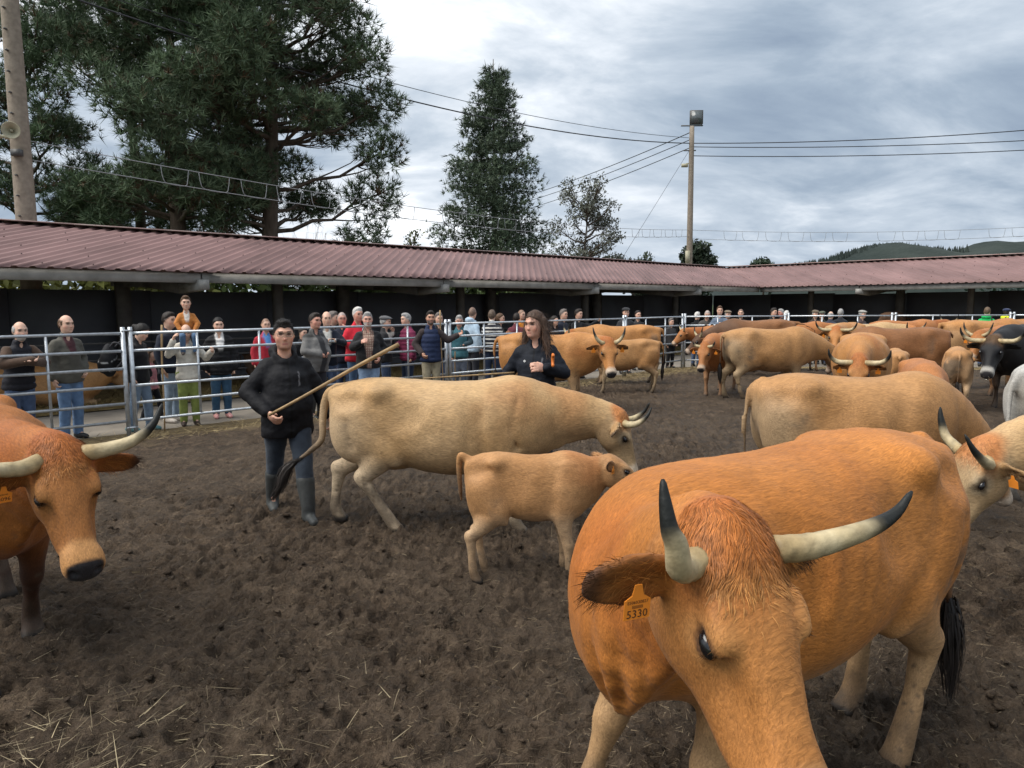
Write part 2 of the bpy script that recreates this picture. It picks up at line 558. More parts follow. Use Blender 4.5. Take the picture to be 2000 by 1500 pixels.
COATS = {
    #          body                legs                head               poll               muzzle            belly             ear/dark
    'orange': ((.52, .205, .044), (.46, .29, .14), (.50, .215, .060), (.46, .150, .034), (.50, .30, .15), (.52, .27, .10), (.07, .035, .02)),
    'golden': ((.50, .245, .082), (.42, .28, .15), (.48, .22, .07), (.42, .15, .04), (.62, .52, .40), (.52, .32, .15), (.06, .035, .02)),
    'cream':  ((.53, .365, .195), (.60, .50, .37), (.42, .305, .175), (.50, .21, .075), (.60, .52, .42), (.46, .33, .19), (.07, .05, .035)),
    'red':    ((.40, .150, .032), (.055, .022, .010), (.37, .150, .038), (.38, .115, .024), (.58, .30, .11), (.30, .10, .025), (.06, .03, .018)),
    'tan':    ((.47, .255, .10), (.43, .32, .19), (.40, .24, .11), (.38, .16, .05), (.60, .52, .42), (.40, .25, .13), (.06, .035, .02)),
    'brown':  ((.27, .125, .05), (.16, .08, .035), (.10, .05, .026), (.10, .045, .02), (.45, .36, .28), (.20, .11, .05), (.03, .018, .012)),
    'black':  ((.010, .009, .010), (.05, .028, .016), (.008, .0075, .009), (.12, .062, .026), (.52, .49, .44), (.01, .009, .009), (.006, .006, .006)),
    'white':  ((.52, .50, .46), (.55, .53, .49), (.5, .42, .30), (.45, .2, .07), (.6, .55, .48), (.55, .53, .5), (.08, .06, .05)),
    'calf':   ((.52, .285, .12), (.52, .36, .21), (.44, .25, .11), (.45, .24, .10), (.50, .38, .26), (.55, .40, .25), (.10, .06, .035)),
    'rust':   ((.45, .185, .06), (.40, .22, .11), (.42, .18, .06), (.40, .15, .04), (.55, .42, .3), (.42, .22, .1), (.08, .04, .02)),
    'dark':   ((.10, .05, .025), (.08, .045, .025), (.07, .04, .02), (.08, .04, .02), (.3, .25, .2), (.10, .06, .03), (.03, .02, .015)),
}
HORNS = {   # right-hand halves are mirrored; frame: yaw of the head, z up, origin at the poll
    'lyre':   [(0, .075, -.03), (.0, .15, -.02), (.03, .24, .0), (.07, .30, .06), (.08, .32, .15), (.06, .33, .23)],
    'wide':   [(0, .075, -.03), (.0, .16, -.03), (.02, .27, -.02), (.05, .35, .03), (.08, .39, .10), (.09, .40, .17)],
    'short':  [(0, .07, -.03), (.0, .13, -.02), (.02, .19, .0), (.04, .23, .05), (.05, .25, .10)],
    'up':     [(0, .075, -.03), (.0, .14, -.01), (.02, .21, .05), (.03, .26, .15), (.01, .28, .25)],
    'fwd':    [(0, .075, -.04), (.04, .14, -.05), (.13, .19, -.03), (.22, .19, .04), (.27, .16, .13)],
}
TAIL = [(-.80, 0, 1.27), (-.875, 0, 1.24), (-.925, 0, 1.12), (-.93, 0, .92), (-.915, .01, .72)]
def text_mesh(s, size, ext=0.0):
    cu = bpy.data.curves.new('print', 'FONT'); cu.body = s; cu.size = size; cu.align_x = 'CENTER'; cu.align_y = 'CENTER'; cu.extrude = ext; cu.resolution_u = 2
    o = bpy.data.objects.new('print', cu); COL.objects.link(o)
    me = bpy.data.meshes.new_from_object(o.evaluated_get(bpy.context.evaluated_depsgraph_get()))
    bpy.data.objects.remove(o); bpy.data.curves.remove(cu)
    return me
def mesh_part(name, me, mat, parent, M):
    me.materials.clear(); me.materials.append(mat)
    o = obj_of(name, me, parent); o.matrix_local = M
    return o
def tag_mesh(w=0.058, h=0.062):
    o = [(-w/2, -h), (w/2, -h), (w/2, -.022), (w*.22, -.012), (w*.13, .010), (-w*.13, .010), (-w*.22, -.012), (-w/2, -.022)]
    V = [(x, y, z) for z in (-.0014, .0014) for x, y in o]
    m = len(o)
    me = bpy.data.meshes.new('ear_tag')
    me.from_pydata(V, [], [tuple(range(m - 1, -1, -1)), tuple(range(m, 2 * m))] + [(i, (i + 1) % m, (i + 1) % m + m, i + m) for i in range(m)])
    me.materials.append(M_TAG)
    return me
TAG_ME = tag_mesh()

def cow(label, loc, h, sc=1.0, coat='golden', poll=(1.32, 0, 1.22), hyaw=0, hpitch=52, hroll=0, feet=None, tail=None, horn='lyre',
        vox=0.03, tags=(1, -1), sx=1.0, hs=1.0, name='cow', cat='cow', group='cattle standing in the muddy ring', dirt=0.5, fur=0, curly=0,
        width=1.0, belly=0.0, young=0.0, ring=False, seed=0, lying=False, horn_r=0.034, tip=(.012, .013, .012), ears=None, tag_text=None, headfine=None, neckz=0.0,
        swpos=None, front_dark=0.0, pale_rear=0.0, bare=False, z0=0.0, ear_hair=0, tuft=0, dewlap=1.0, reach=0.0):
    c_body, c_leg, c_head, c_poll, c_muz, c_belly, c_dark = [np.array(c) * (.80 if coat in ('white', 'black', 'dark') else np.array((.84, .78, .71)) if coat == 'cream' else np.array((.80, .76, .74))) for c in COATS[coat]]
    root = empty(name, (loc[0], loc[1], z0), R(h), sc)
    tag(root, label, cat, group)
    feet = feet or {}
    P = np.array(poll, float)
    Mh = Rmat(hyaw, hpitch, hroll)
    w_ = width
    y_ = 1 - 0.28 * young          # young animals: slimmer, longer legged
    def tz(z):                      # raise the underline of young animals
        return z + young * 0.10 * (1.34 - z) / 0.8 if z < 1.34 else z
    T = [(-.835, 1.20, 1.04, .05), (-.81, 1.265, .93, .14), (-.73, 1.315, .80, .225), (-.58, 1.35, .71, .268), (-.40, 1.365, .67, .292),
         (-.18, 1.345, .585, .325), (.05, 1.330, .535, .350), (.27, 1.330, .54, .342), (.45, 1.340, .565, .305), (.60, 1.335, .61, .262),
         (.74, 1.27, .68, .205), (.84, 1.16, .76, .13), (.88, 1.06, .84, .05)]
    torso = p_loft([(x * sx, a, tz(b - belly * math.exp(-((x + .0) / .4) ** 2)), w * w_ * y_) for x, a, b, w in T], n=2.4)
    # legs
    FR = [(.50, .15, .98), (.45, .185, .74), (.505, .165, .41), (.50, .165, .27), (.50, .165, .135), (.545, .165, .045)]
    FRr = [.15, .115, .063, .042, .051, .056]
    HR = [(-.58, .14, 1.0), (-.43, .19, .76), (-.73, .165, .50), (-.71, .165, .32), (-.675, .165, .14), (-.63, .165, .045)]
    HRr = [.18, .150, .066, .043, .053, .058]
    fr_f = [0, .12, .55, .78, .97, 1]; fr_h = [0, .18, .5, .75, .97, 1]
    legs = []
    for nm, J, RR, fr in (('fl', FR, FRr, fr_f), ('fr', FR, FRr, fr_f), ('hl', HR, HRr, fr_h), ('hr', HR, HRr, fr_h)):
        s = 1 if nm[1] == 'l' else -1
        d = np.array(feet.get(nm, (0, 0, 0)), float)
        if lying:
            d = np.array((.25 if nm[0] == 'f' else .35, .12, -.0))
        pts = np.array([(x * sx, y * s * w_ * (1 - .1 * young), z) for x, y, z in J]) + np.array(fr)[:, None] * d
        if nm in feet and len(feet[nm]) > 2 and feet[nm][2] > 0.02:
            pts[2] += (0.10 if nm[0] == 'f' else -.02, 0, .06); pts[-1] += (-.06, 0, 0)
        if lying:
            pts[:, 2] = np.maximum(pts[:, 2] - .50, .06)
        RR = np.array(RR) * (1 - .12 * young)
        legs.append((nm, pts, RR))
    if lying:
        P = P - np.array((0, 0, .5))
    # neck
    N0 = np.array((.60 * sx, 0, 1.05 + neckz - (.5 if lying else 0)))
    Hb = P + Mh @ np.array((.015, 0, -.105)) * hs
    dirn = Hb - N0
    c1 = N0 + np.array((.22, 0, .03)); c2 = Hb - (dirn / np.linalg.norm(dirn) * .6 + Mh[:, 0] * .4) * .14
    ts = np.linspace(0, 1, 9)[:, None]
    npts = (1-ts)**3 * N0 + 3*(1-ts)**2*ts * c1 + 3*(1-ts)*ts**2 * c2 + ts**3 * Hb
    tang = np.gradient(npts, axis=0); tang /= np.linalg.norm(tang, axis=1, keepdims=True)
    ups = (1 - ts) * np.array((0, 0, 1.0)) + ts * (Mh[:, 2] * .6 + np.array((0, 0, .4)))
    side = np.cross(ups, tang); side /= np.linalg.norm(side, axis=1, keepdims=True)
    nr = np.interp(ts[:, 0], [0, .35, .75, 1], [.29 + neckz * .5, .235, .165, .145]) * (1 - .2 * young)
    nl = np.interp(ts[:, 0], [0, .35, .75, 1], [.20, .155, .115, .105]) * (1 - .15 * young) * (.5 + .5 * w_)
    neck = p_chain(npts, nr, nl, side)
    up2 = np.cross(tang, side)
    dew = p_chain(npts[:7] - up2[:7] * (nr[:7] * .78)[:, None], np.interp(np.arange(7), [0, 2, 6], [.10, .13, .04]) * dewlap, np.full(7, .028), side[:7])
    # head
    HS = [(-.075, -.02, -.14, .05), (-.04, .008, -.19, .098), (.03, .022, -.225, .118), (.10, .028, -.245, .122), (.17, .022, -.25, .118), (.25, .006, -.235, .096),
          (.33, -.010, -.205, .078), (.40, -.020, -.182, .073), (.455, -.024, -.172, .082), (.50, -.034, -.165, .080), (.53, -.062, -.150, .058), (.543, -.085, -.13, .025)]
    HS = [(a * hs * (1 - .10 * young), b * hs, c * hs * (1 - .08 * young), d * hs) for a, b, c, d in HS]
    head = p_loft(HS, P, Mh, n=2.5)
    hp = lambda q: P + Mh @ (np.array(q, float) * hs)
    ex = .165 if not young else .15
    if coat == 'black': c_muz = c_muz * .8
    head_x = []
    for s in (1, -1):
        head_x += [(p_ell(hp((ex - .01, .098 * s, -.012)), np.array((.050, .024, .022)) * hs, Mh), .03, False),
                   (p_ell(hp((.11, .066 * s, -.175)), np.array((.11, .05, .085)) * hs, Mh), .04, False),
                   (p_ell(hp((.30, .052 * s, -.15)), np.array((.10, .028, .035)) * hs, Mh), .03, False),
                   (p_ell(hp((ex + .012, .120 * s, -.046)), np.array((.03, .014, .020)) * hs, Mh), .012, True),
                   (p_ell(hp((.30, .088 * s, -.06)), np.array((.09, .022, .035)) * hs, Mh), .04, True),
                   (p_ell(hp((.532, .048 * s, -.078)), np.array((.030, .019, .016)) * hs, Mh), .012, True),
                   (p_ell(hp((ex + .008, .112 * s, -.026)), np.array((.036, .014, .009)) * hs, Mh), .010, False),
                   (p_ell(hp((ex + .014, .110 * s, -.069)), np.array((.030, .012, .007)) * hs, Mh), .010, False)]
    head_x.append((p_ell(hp((.48, 0, -.158)), np.array((.05, .07, .006)) * hs, Mh), .008, True))
    # ears in the upright head frame
    My = Rmat(hyaw, 0, hroll)
    ear_p = []
    eL = .215 * hs * (1 + .1 * young)
    for i, s in enumerate((1, -1)):
        ed = np.array((ears[i] if ears else (-.12, s * .96, -.22)), float); ed /= np.linalg.norm(ed)
        ax_ = My @ ed
        fwd = My @ np.array((.80, 0, -.6 if not ears else -.3)); nn = fwd - ax_ * (fwd @ ax_); nn /= np.linalg.norm(nn)
        wv = np.cross(nn, ax_)
        Me = np.stack((ax_, wv, nn), 1)
        b0 = hp((.035, .108 * s, -.075))
        th = max(.017, vox * .62)
        ear_p.append((s, b0, Me, p_ell(b0 + ax_ * eL * .5, (eL * .56, .062 * hs, th), Me), p_ell(b0 + ax_ * eL * .56 + nn * (th * 1.15), (eL * .42, .042 * hs, th * 1.05), Me), ax_, nn))
    tl = np.array(tail if tail is not None else [(x * sx, y, z) for x, y, z in TAIL], float)
    if lying: tl[:, 2] = np.maximum(tl[:, 2] - .5, .06)
    tpath = catmull(tl, 4)
    tchain = p_chain(tpath, np.linspace(.042, .017 if vox < .02 else .02, len(tpath)))
    # grid
    allp = np.vstack([p for _, p, _ in legs] + [npts, tpath, np.array([hp((.56, 0, -.1)), P]), np.array([e[1] + e[5] * eL * 1.1 for e in ear_p])])
    lo = np.minimum(allp.min(0) - .1, (-.95 * sx, -.42 * w_, 0)); hi = np.maximum(allp.max(0) + .1, (.95 * sx, .42 * w_, 1.45))
    nlo = npts.min(0) - nr.max(); nhi = npts.max(0) + nr.max()
    lo = np.minimum(lo, nlo); hi = np.maximum(hi, nhi)
    lo[2] = -.03
    hlo = np.minimum.reduce([hp((.56, .1, -.25)), hp((-.1, -.1, .05)), hp((.56, -.1, 0)), hp((-.1, .1, -.25))]); hhi = np.maximum.reduce([hp((.56, .1, -.25)), hp((-.1, -.1, .05)), hp((.56, -.1, 0)), hp((-.1, .1, -.25))])
    fv = headfine or vox * .70
    F = Field(*[axis(lo[i] - .03, hi[i] + .03, vox, ((hlo[i] - .02, hhi[i] + .02, fv),)) for i in range(3)])
    dz = -.5 if lying else 0
    if lying:
        t0 = torso
        torso = (lambda X, Y, Z: t0[0](X, Y, Z + .5), t0[1] - np.array((0, 0, .5)), t0[2] - np.array((0, 0, .5)))
    F.add(torso, .02)
    for s in (1, -1):
        for c, r_, k, sub in (((-.60, .155, .93), (.215, .115, .30), .10, False), ((-.41, .225, 1.262), (.065, .05, .045), .11, False), ((-.79, .095, 1.215), (.05, .04, .055), .07, False),
                              ((.50, .195, .96), (.15, .080, .24), .11, False), ((.64, .12, .86), (.13, .10, .15), .08, False),
                              ((-.235, .345, 1.10), (.11, .045, .11), .12, True), ((.30, .345, 1.02), (.05, .02, .28), .08, True), ((-.66, .25, 1.19), (.09, .04, .05), .10, True)):
            F.add(p_ell((c[0] * sx, c[1] * s * w_ * (1 - .2 * young), c[2] + dz), (r_[0] * sx, r_[1] * w_ * y_, r_[2])), k, sub)
    if not lying:
        for s in (1, -1):
            g = lambda *pts: np.array([(x_ * sx, y_ * s * w_ * (1 - .2 * young), z_) for x_, y_, z_ in pts])
            F.add(p_chain(g((.36, .315, 1.20), (.33, .345, .95), (.37, .30, .70)), .016), .07, True)
            F.add(p_chain(g((-.50, .30, 1.20), (-.44, .325, .98), (-.36, .30, .76)), .016), .06, True)
            F.add(p_chain(g((-.66, .275, 1.02), (-.62, .255, .80)), .012), .06, True)
            F.add(p_chain(g((.62, .225, 1.22), (.56, .265, .98), (.60, .235, .80)), .012), .06, True)
            F.add(p_chain(g((-.30, .235, .66), (-.38, .225, .80)), [.03, .05]), .07, False)
    if not young and not ring and not lying:
        F.add(p_ell((-.36 * sx, 0, .63), (.17, .12, .085)), .07)
    for nm, pts, RR in legs:
        F.add(p_chain(pts, RR, RR * np.array([.75, .72, .86, .9, .95, 1.0]), (0, 1, 0)), .055)
        # heel tendon and knee / hock knobs
        F.add(p_ell(pts[2] + ((.012, 0, 0) if nm[0] == 'f' else (-.025, 0, .025)), (.052, .05, .06)), .03)
        tipv = pts[-1] + np.array((.035, 0, -.012))
        for e in (-1, 1):
            F.add(p_chain([pts[-1] + (0, e * .026, .02), (tipv[0], tipv[1] + e * .03, pts[-1][2] - .005)], [.036, .036]), .012)
    F.add(neck, .13)
    if dewlap: F.add(dew, .07)
    F.add(head, .05)
    for p_, k, sub in head_x: F.add(p_, k, sub)
    for e in ear_p:
        F.add(e[3], .03); F.add(e[4], .008, True)
    F.add(tchain, .035)
    F.D = np.maximum(F.D, (0.004 - F.ax[2])[None, None, :])
    V, Q = F.mesh(2 if vox < .02 else 1)
    Nn = normals(V, Q)
    sd_ = 100 + seed * 31
    V = V + Nn * (fbm(V * (5.5, 5.5, 3.2), 3, sd_) * .0085 + fbm(V * (14, 14, 14), 2, sd_ + 3) * .0022)[:, None] * sstep(.0, .4, V[:, 2])[:, None]
    if vox < .018:
        wn_ = sstep(.45, .62, V[:, 0] / sx) * sstep(.10, .02, np.abs(sdf_at(neck, V))) * sstep(.02, .10, sdf_at(head, V))
        V = V + Nn * (np.sin((V[:, 0] * 1.0 + V[:, 2] * .35 + fbm(V * 4, 2, sd_ + 2) * .12) * 62) * .0024 * wn_)[:, None]
        rib = sstep(-.15, .0, x0 := V[:, 0] / sx) * sstep(.45, .3, x0) * sstep(.75, .9, V[:, 2]) * sstep(1.25, 1.1, V[:, 2])
        V = V + Nn * (np.sin((V[:, 0] + V[:, 2] * .25) * 58) * .0025 * rib)[:, None]
    # ---- natural colouring of the coat
    x, y, z = V[:, 0] / sx, V[:, 1], V[:, 2] + (.5 if lying else 0)
    q = (V - P) @ Mh / hs
    hd = sdf_at(head, V)
    dneck = sdf_at(neck, V)
    m_head = sstep(.07, .015, hd)
    nz = fbm(V * 2.6, 4, sd_ + 5); nz2 = fbm(V * 9, 4, sd_ + 9)
    C = np.broadcast_to(c_body, V.shape).copy()
    C = lerp(C, c_body * (.82, .74, .62), sstep(-.1, .5, nz) * .5)
    C = lerp(C, np.minimum(c_body * (1.10, 1.16, 1.3), .9), sstep(0.05, -.5, nz) * .5)
    C = lerp(C, c_body * (.80, .60, .48), sstep(.10, .55, fbm(V * 1.9, 3, sd_ + 61)) * sstep(-.1, .5, x) * sstep(.8, 1.1, z) * .65)
    C = lerp(C, c_belly, sstep(.80, .58, z + nz * .05) * sstep(.42, .25, np.abs(y)) * .8)
    if pale_rear:
        C = lerp(C, c_leg, pale_rear * sstep(-.30, -.75, x + nz * .15) * sstep(1.32, 1.0, z + nz * .12))
    if front_dark:
        C = lerp(C, np.array(COATS[coat][2]), front_dark * sstep(.1, .75, x + nz * .1) * (1 - m_head))
    dl = np.full(len(V), 9.0)
    for nm, pts, RR in legs:
        dl = np.minimum(dl, sdf_at(p_chain(pts[1:], RR[1:] * 1.15), V))
    m_leg = sstep(.05, .0, dl) * sstep(.80, .42, z + nz * .10)
    C = lerp(C, c_leg, m_leg)
    C = lerp(C, c_head, m_head)
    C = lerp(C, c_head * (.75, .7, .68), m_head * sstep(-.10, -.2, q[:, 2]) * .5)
    r_eye = np.minimum(np.linalg.norm((q - (ex + .012, .112, -.046)) * (1, 1, 1.2), axis=1), np.linalg.norm((q - (ex + .012, -.112, -.046)) * (1, 1, 1.2), axis=1))
    C = lerp(C, np.minimum(c_head * (1.15, 1.35, 1.7), .8), m_head * sstep(.090, .05, r_eye) * .7)
    C = lerp(C, c_dark, m_head * sstep(.047, .030, r_eye) * .9)
    C = lerp(C, c_head * .45, m_head * sstep(.05, .0, np.abs(q[:, 2] + .085 + .25 * (q[:, 0] - ex))) * sstep(ex + .02, ex + .05, q[:, 0]) * sstep(ex + .12, ex + .07, q[:, 0]) * .35)
    C = lerp(C, c_poll, sstep(.16, .02, q[:, 0] + nz2 * .06) * sstep(-.11, -.03, q[:, 2]) * sstep(.10, .03, hd))
    C = lerp(C, c_muz, m_head * sstep(.395, .445, q[:, 0] + nz2 * .015 + .02 * (coat == 'red')))
    nose = sstep(.485, .50, q[:, 0] + .10 * (q[:, 2] + .06)) * sstep(-.150, -.125, q[:, 2]) * sstep(.078, .062, np.abs(q[:, 1]))
    C = lerp(C, (.022, .02, .022), m_head * nose)
    for s, b0, Me, pe, pc, ax_, nn in ear_p:
        ed = sdf_at(pe, V); al = (V - b0) @ ax_ / eL; lat = (V - b0) @ Me[:, 1]; front = (V - b0 - ax_ * eL * .5) @ nn
        me_ = sstep(.02, .004, ed) * sstep(.02, .12, al)
        C = lerp(C, c_body * (.8, .75, .7), me_)
        C = lerp(C, c_dark, me_ * np.maximum(sstep(.74, .97, al) * .9, sstep(.04, .06, np.abs(lat)) * .35))
        C = lerp(C, c_dark * 1.2, me_ * sstep(.0, .012, front) * sstep(.25, .4, al) * .3)
    dt = sdf_at(tchain, V)
    if ring is False and coat not in ('white',):
        ta = np.linalg.norm(V - tpath[-1], axis=1)
        C = lerp(C, c_dark, sstep(.02, .0, dt) * sstep(.45, .1, ta) * .8)
    # dried mud with its own blotchy shape
    mud = np.array((.042, .029, .019))
    if dirt:
        dm = sstep(.12, .42, nz2 * .6 + fbm(V * 3.1, 4, sd_ + 21) * .9) * (sstep(-.25, -.55, x) * sstep(1.28, 1.05, z) + sstep(.5, .25, z) * .8)
        C = lerp(C, np.array((.115, .088, .062)), np.clip(dm * dirt * 1.25, 0, .8))
    spk = sstep(.42, .62, fbm(V * 38, 3, sd_ + 77) + .25 * fbm(V * 5, 2, sd_ + 78)) * sstep(1.15, .35, z) * (1 - m_head)
    C = lerp(C, mud * 1.6, spk * .8)
    C = lerp(C, mud, np.clip(sstep(.34, .04, z + nz2 * .16) * .85, 0, 1) * (1 - m_head) if not lying else 0 * z)
    C = lerp(C, (.02, .016, .013), sstep(.085, .06, z) * (1 - m_head) * (0 if lying else 1))
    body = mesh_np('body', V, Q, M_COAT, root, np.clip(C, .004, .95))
    # ---- eyes
    th = np.linspace(0, np.pi, 9); ph = np.linspace(0, 2 * np.pi, 14, endpoint=False)
    for s in (1, -1):
        ctr = hp((ex + .013, .1095 * s, -.046))
        Vs = np.array([(math.sin(a) * math.cos(b), math.cos(a), math.sin(a) * math.sin(b)) for a in th for b in ph]) * np.array((.029, .017, .018)) * hs
        Qs = [(i*14+j, i*14+(j+1) % 14, (i+1)*14+(j+1) % 14, (i+1)*14+j) for i in range(8) for j in range(14)]
        mesh_np('eye', Vs @ Mh.T + ctr, Qs, M_EYE, root)
    # ---- horns
    if horn:
        for i, s in enumerate((1, -1)):
            if isinstance(horn, str):
                hpnts = np.array([(a, b * s, c) for a, b, c in HORNS[horn]]) * (hs * .86) @ My.T + P + Mh @ np.array((.01, 0, 0))
            else:
                if horn[i] is None: continue
                hpnts = np.array(horn[i], float) * hs @ My.T + P
            path = catmull(hpnts, 5)
            t = np.linspace(0, 1, len(path))
            rr = horn_r * hs * (1 - t ** 1.6 * .82) * (1 + .03 * np.sin(t * 60) * (t < .4)); rr[-1] = .003
            nseg = 12 if vox < .025 else 8
            Vh, Qh, Th = tube_np(path, rr, nseg)
            tt = np.concatenate((np.repeat(t, nseg), [0, 1]))
            nzh = fbm(Vh * 18, 3, sd_ + 40)
            Ch = lerp(np.array((.36, .26, .13)), np.array((.47, .385, .235)), sstep(.05, .35, tt))
            Ch = lerp(Ch, (.30, .23, .12), sstep(-.05, .45, nzh) * .6); Ch = lerp(Ch, (.12, .09, .05), sstep(.25, .5, fbm(Vh * (30, 90, 90), 3, sd_ + 44)) * .5)
            Ch = lerp(Ch, tip, sstep(.48, .72, tt + nzh * .06))
            mesh_np('horn', Vh, [np.array(Qh), np.array(Th)], M_HORN, root, Ch)
    # ---- ear tags hang from the ear, facing forward
    for k, s in enumerate(tags or ()):
        e = ear_p[0 if s > 0 else 1]
        tp = e[1] + e[5] * eL * .52 + e[6] * .03
        zx = e[6].copy(); zx[2] *= .3; zx /= np.linalg.norm(zx)
        xx = np.cross((0, 0, 1.0), zx); xx /= np.linalg.norm(xx); yx = np.cross(zx, xx)
        Mt = Matrix(np.vstack((np.column_stack((xx * hs, yx * hs, zx * hs, tp)), (0, 0, 0, 1))))
        o = obj_of('ear_tag', TAG_ME, root); o.matrix_local = Mt
        if tag_text and k == 0:
            for s_, size, yy in tag_text:
                tm = text_mesh(s_, size)
                mesh_part('tag_print', tm, M_TAGINK, o, Matrix.Translation((0, yy, .0022)))
    # ---- tail switch
    rs = np.random.RandomState(sd_)
    if not lying and swpos is not False:
        nS = 420 if vox < .016 else 160 if vox < .024 else 70
        L_ = swpos if swpos is not None else [tpath[-1], tpath[-1] + np.array((.0, 0, -.18)), tpath[-1] + np.array((.01, 0, -.40))]
        spine = catmull(np.array(L_, float), 4)
        mb = MB()
        k = len(spine); tt = np.linspace(0, 1, k)
        cdk = np.array((.018, .014, .012)) if coat != 'white' else np.array((.35, .32, .27))
        for i in range(nS):
            a = rs.uniform(0, 6.28); rr_ = .010 + (.055 if swpos is not None else .034) * rs.rand() ** .5
            off = np.array((math.cos(a), math.sin(a), .2 * rs.randn())) * rr_
            l0 = rs.uniform(0, .35); l1 = rs.uniform(.65, 1.0)
            u = np.linspace(l0, l1, 6)
            pth = np.stack([np.interp(u, tt, spine[:, d]) for d in range(3)], 1) + off * np.sin(np.pi * np.clip(.12 + u * .8, 0, 1))[:, None] + rs.randn(6, 3) * .004
            w0 = .0045 if vox < .024 else .010
            sv = np.array((math.sin(a), -math.cos(a), 0)) * w0
            Vv = np.empty((12, 3)); Vv[0::2] = pth - sv * np.linspace(1, .25, 6)[:, None]; Vv[1::2] = pth + sv * np.linspace(1, .25, 6)[:, None]
            mb.add(Vv, [(2*j, 2*j+1, 2*j+3, 2*j+2) for j in range(5)], col=cdk * rs.uniform(.5, 1.8))
        o = mb.build('tail_switch', M_HAIR, root, True); o['kind'] = 'stuff'
    # ---- coat hairs for animals close to the camera
    if fur or tuft or ear_hair:
        Vl = []; Ql = []; Tl = []; Cl = []; base = 0
        def emit(P_, D_, N_, Ln, W, bend, cols, seg=2):
            nonlocal base
            v, qq, t_, c_ = ribbons(P_, D_, N_, Ln, W, bend, cols, seg)
            Vl.append(v); Cl.append(c_)
            for a in qq: Ql.append(a + base)
            Tl.append(t_ + base); base += len(v)
        fa = np.linalg.norm(np.cross(V[Q[:, 2]] - V[Q[:, 0]], V[Q[:, 3]] - V[Q[:, 1]]), axis=1)
        def sample(n, wgt):
            p = fa * wgt; p = p / p.sum()
            f = rs.choice(len(Q), n, p=p); uv = rs.rand(n, 2)
            a, b, c, d = (V[Q[f, i]] for i in range(4))
            u, v = uv[:, :1], uv[:, 1:]
            pt = (1-u)*(1-v)*a + u*(1-v)*b + u*v*c + (1-u)*v*d
            return pt, Nn[Q[f, 0]], C[Q[f, 0]], f
        qf = q[Q[:, 0]]; mh_f = m_head[Q[:, 0]]; zf = V[Q[:, 0], 2]
        def flow(pt, nrm, hm):
            dbody = np.array((-.75, 0, -.55)) + np.stack((vnoise(pt * 4, 3), vnoise(pt * 4, 5), vnoise(pt * 4, 8)), 1) * .35
            ql = (pt - P) @ Mh / hs
            dh = np.stack((np.full(len(pt), 1.0) * np.sign(ql[:, 0] - .13 + .04 * vnoise(pt * 20, 2)) , ql[:, 1] * 9, -.1 * np.ones(len(pt))), 1)
            dh = dh + np.stack((vnoise(pt * 16, 13), vnoise(pt * 16, 15), vnoise(pt * 16, 18)), 1) * .8
            dh = dh @ Mh.T
            dd = dbody * (1 - hm)[:, None] + dh * hm[:, None]
            dd = dd - nrm * (dd * nrm).sum(1, keepdims=True)
            return dd / (np.linalg.norm(dd, axis=1, keepdims=True) + 1e-9)
        if fur:
            pt, nrm, cc, f = sample(fur, np.where(zf > .10, 1.0, .2) * (1 + 1.2 * mh_f) * (qf[:, 0] < .40))
            dd = flow(pt, nrm, mh_f[f])
            n_ = len(pt)
            Ln = rs.uniform(.010, .022, n_) * (1 + .0 * mh_f[f])
            d2 = dd + nrm * rs.uniform(.08, .35, (n_, 1)); d2 /= np.linalg.norm(d2, axis=1, keepdims=True)
            emit(pt - nrm * .001, d2, nrm, Ln, rs.uniform(.0011, .0019, n_), -.15, np.clip(cc * rs.uniform(.72, 1.32, (n_, 1)), 0, .95))
        if tuft:
            wg = (mh_f > .2) * (qf[:, 2] > -.07) * np.exp(-((qf[:, 0] - .01) / .07) ** 2) * (np.abs(qf[:, 1]) < .10)
            pt, nrm, cc, f = sample(tuft, wg + 1e-9)
            ql = (pt - P) @ Mh / hs; n_ = len(pt)
            lock = np.stack((vnoise(ql * 28, 51), vnoise(ql * 28, 53), vnoise(ql * 28, 57)), 1)
            dl_ = np.stack((np.full(n_, 1.0), np.sign(ql[:, 1]) * .25 + ql[:, 1] * 6, np.full(n_, .10)), 1) + lock * .75
            dd = dl_ @ Mh.T; dd = dd - nrm * (dd * nrm).sum(1, keepdims=True) * .7; dd /= np.linalg.norm(dd, axis=1, keepdims=True)
            d2 = dd + nrm * rs.uniform(.20, .55, (n_, 1)); d2 /= np.linalg.norm(d2, axis=1, keepdims=True)
            emit(pt, d2, nrm, rs.uniform(.016, .040, n_) * hs, rs.uniform(.0014, .0024, n_), -.45, np.clip(lerp(np.array(c_poll), c_head, sstep(.02, .12, ql[:, 0])) * rs.uniform(.6, 1.6, (n_, 1)) * (1, 1.1, 1.15), 0, .95), 4)
        if ear_hair:
            for s, b0, Me, pe, pc, ax_, nn in ear_p:
                n_ = ear_hair; al = rs.uniform(.12, 1.0, n_); la = rs.uniform(-1, 1, n_)
                pw = np.sqrt(np.clip(1 - ((al - .5) / .56) ** 2, 0, 1)) * .058 * hs
                pt = b0 + ax_ * (al * eL)[:, None] + Me[:, 1] * (la * pw)[:, None] + nn * rs.uniform(-.006, .012, (n_, 1))
                dd = ax_ * .9 + Me[:, 1] * (np.sign(la) * .35)[:, None] + rs.randn(n_, 3) * .25 + np.array((0, 0, -.3)); dd /= np.linalg.norm(dd, axis=1, keepdims=True)
                cl = lerp(c_body * (1.15, 1.3, 1.6), c_dark, sstep(.55, .92, al)) * rs.uniform(.5, 1.6, (n_, 1))
                emit(pt, dd, np.broadcast_to(nn, dd.shape), rs.uniform(.02, .045, n_), rs.uniform(.0012, .002, n_), .15, np.clip(cl, 0, .9), 3)
